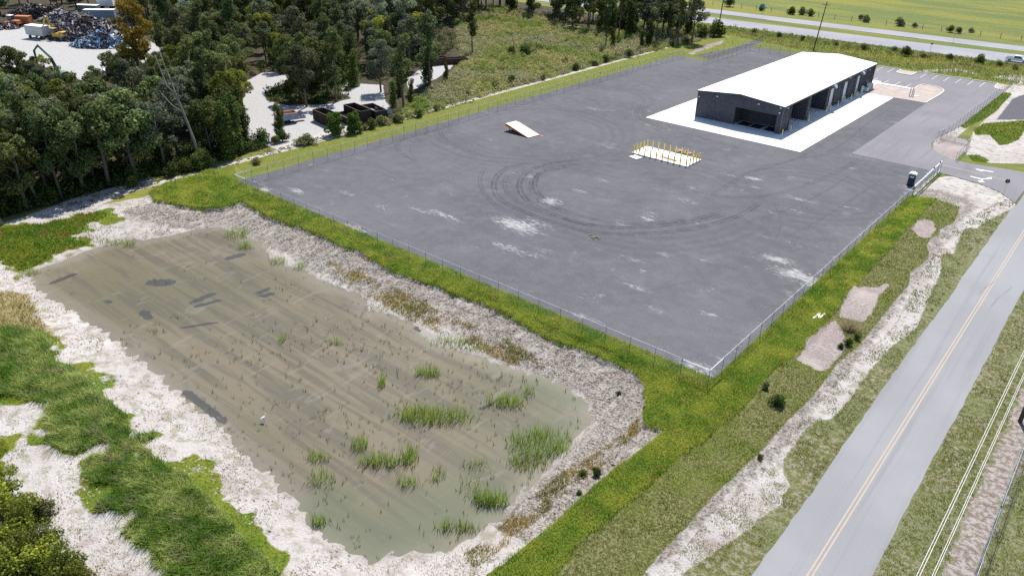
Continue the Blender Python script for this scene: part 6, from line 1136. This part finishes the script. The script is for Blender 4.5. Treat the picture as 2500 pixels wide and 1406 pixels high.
clumps('undergrowth', [(-121.8, 22), (-121.8, 76), (-126, 84), (-131, 84), (-129, 22)], .5, .8, 1.7, 1.7, 70, .3, (.03, .055, .014), (.10, .13, .03), 'leafy shaded brush along the front edge of the left wood', 54, excl=[SAND[1], SAND[2]])
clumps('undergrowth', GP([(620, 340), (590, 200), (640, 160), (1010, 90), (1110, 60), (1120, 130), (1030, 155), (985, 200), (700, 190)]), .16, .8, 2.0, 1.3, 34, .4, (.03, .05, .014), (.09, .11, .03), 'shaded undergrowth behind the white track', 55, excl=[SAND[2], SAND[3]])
clumps('undergrowth', GP([(705, 204), (860, 205), (850, 238), (800, 255), (700, 257), (655, 246), (655, 225)]), .7, .5, 1.2, 1.1, 40, .28, (.03, .05, .014), (.10, .13, .03), 'leafy undergrowth on the island between the track arms', 57)
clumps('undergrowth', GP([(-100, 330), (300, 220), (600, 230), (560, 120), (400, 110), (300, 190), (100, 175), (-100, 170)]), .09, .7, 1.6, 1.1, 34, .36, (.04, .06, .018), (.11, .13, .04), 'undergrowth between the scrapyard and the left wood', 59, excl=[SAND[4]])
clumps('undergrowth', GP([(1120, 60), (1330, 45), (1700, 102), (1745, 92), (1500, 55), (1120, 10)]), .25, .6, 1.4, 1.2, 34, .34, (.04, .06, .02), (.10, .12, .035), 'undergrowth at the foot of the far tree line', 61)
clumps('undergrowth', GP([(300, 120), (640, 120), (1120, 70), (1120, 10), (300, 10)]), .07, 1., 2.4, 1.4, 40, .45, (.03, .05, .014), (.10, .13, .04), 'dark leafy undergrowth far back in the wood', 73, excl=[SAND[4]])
clumps('path_weeds', [(-120.6, 40), (-117.2, 40), (-116.8, 130), (-120.2, 130)], 1.3, .15, .5, .6, 22, .14, (.09, .13, .03), (.20, .18, .08), 'low weeds on the pale path between wood and mown strip', 63, cat='weeds')
clumps('bank_bushes', GP([(1760, 60), (1900, 80), (2100, 108), (2490, 160), (2490, 172), (2200, 140), (1900, 98), (1770, 82)]), .22, .4, 1.0, 1.0, 30, .24, (.10, .13, .035), (.19, .15, .07), 'brownish brush on the near side of the highway', 65, cat='weeds')
clumps('corner_brush', GP([(-80, 1130), (0, 1170), (40, 1230), (110, 1250), (140, 1330), (230, 1420), (240, 1500), (-120, 1500)]), 1.2, .5, 1.1, 1.1, 60, .16, (.06, .10, .014), (.26, .27, .035), 'dense green brush filling the bottom left corner', 67, cat='brush')
clumps('fringe_weeds', GP([(2500, 480), (2440, 560), (2280, 760), (2150, 950), (1990, 1180), (1930, 1200), (2100, 950), (2280, 700), (2420, 520)]), .12, .12, .35, .6, 20, .10, (.09, .14, .03), (.20, .20, .08), 'small weeds scattered along the sandy road edge', 69, cat='weeds', excl=rd+BARE)
clumps('sand_weeds', [SAND[8]], .45, .08, .28, .5, 16, .08, (.08, .12, .03), (.14, .13, .05), 'small weeds dotting the white sand strip beside the sod', 71, cat='weeds', excl=[DULL]+rd)
# field fence beyond the highway
g = G(2074, 805); r = np.random.default_rng(4); n = 1500; a = r.uniform(0, 6.28, n); d = np.abs(r.normal(0, .35, n)); x = d*np.cos(a); y = d*np.sin(a); c = lerp((.30, .26, .13), (.46, .40, .24), r.random(n))
V, F, C = blades(x, y, np.zeros(n), 1.1, .03, c, r, .2); V[2::3, 0] += x*1.6; V[2::3, 1] += y*1.6; o = link('dry_tussock', npmesh('dry_tussock', V, F, None, C), None, m_grass); o.location = (g[0], g[1], .05); tag(o, 'pale feathery dry grass tussock below the upper bare patch', 'tussock')
g = G(1450, 579); rr = random.Random(6); b = MB()
for k in range(16): b.box((g[0]+rr.gauss(0, .45), g[1]+rr.gauss(0, .28), .06), (rr.uniform(.1, .5), rr.uniform(.1, .3), rr.uniform(.05, .14)), rr.uniform(0, 3))
tag(b.build('rubble', flat('brown_debris', (.12, .10, .08), .9)), 'small brown debris pile alone on the gravel yard', 'rubble', kind='stuff')
u = empty('field_fence', (-300, 306.5, 0), math.atan2(15., 330), 'thin wire fence with wooden posts along the far green field', 'fence'); b = MB(); b.tube([(0, 0, -.2), (0, 0, 1.7)], .09, 5); p0_ = b.build('post', m_wood, u)
for k in range(1, 60): o = link('post', p0_.data, u); o.location = (k*6.2, 0, 0)
for zz in (.6, 1.1, 1.6): b = MB(); b.tube([(0, 0, zz), (366, 0, zz)], .015, 4); b.build('wire', m_galv, u)
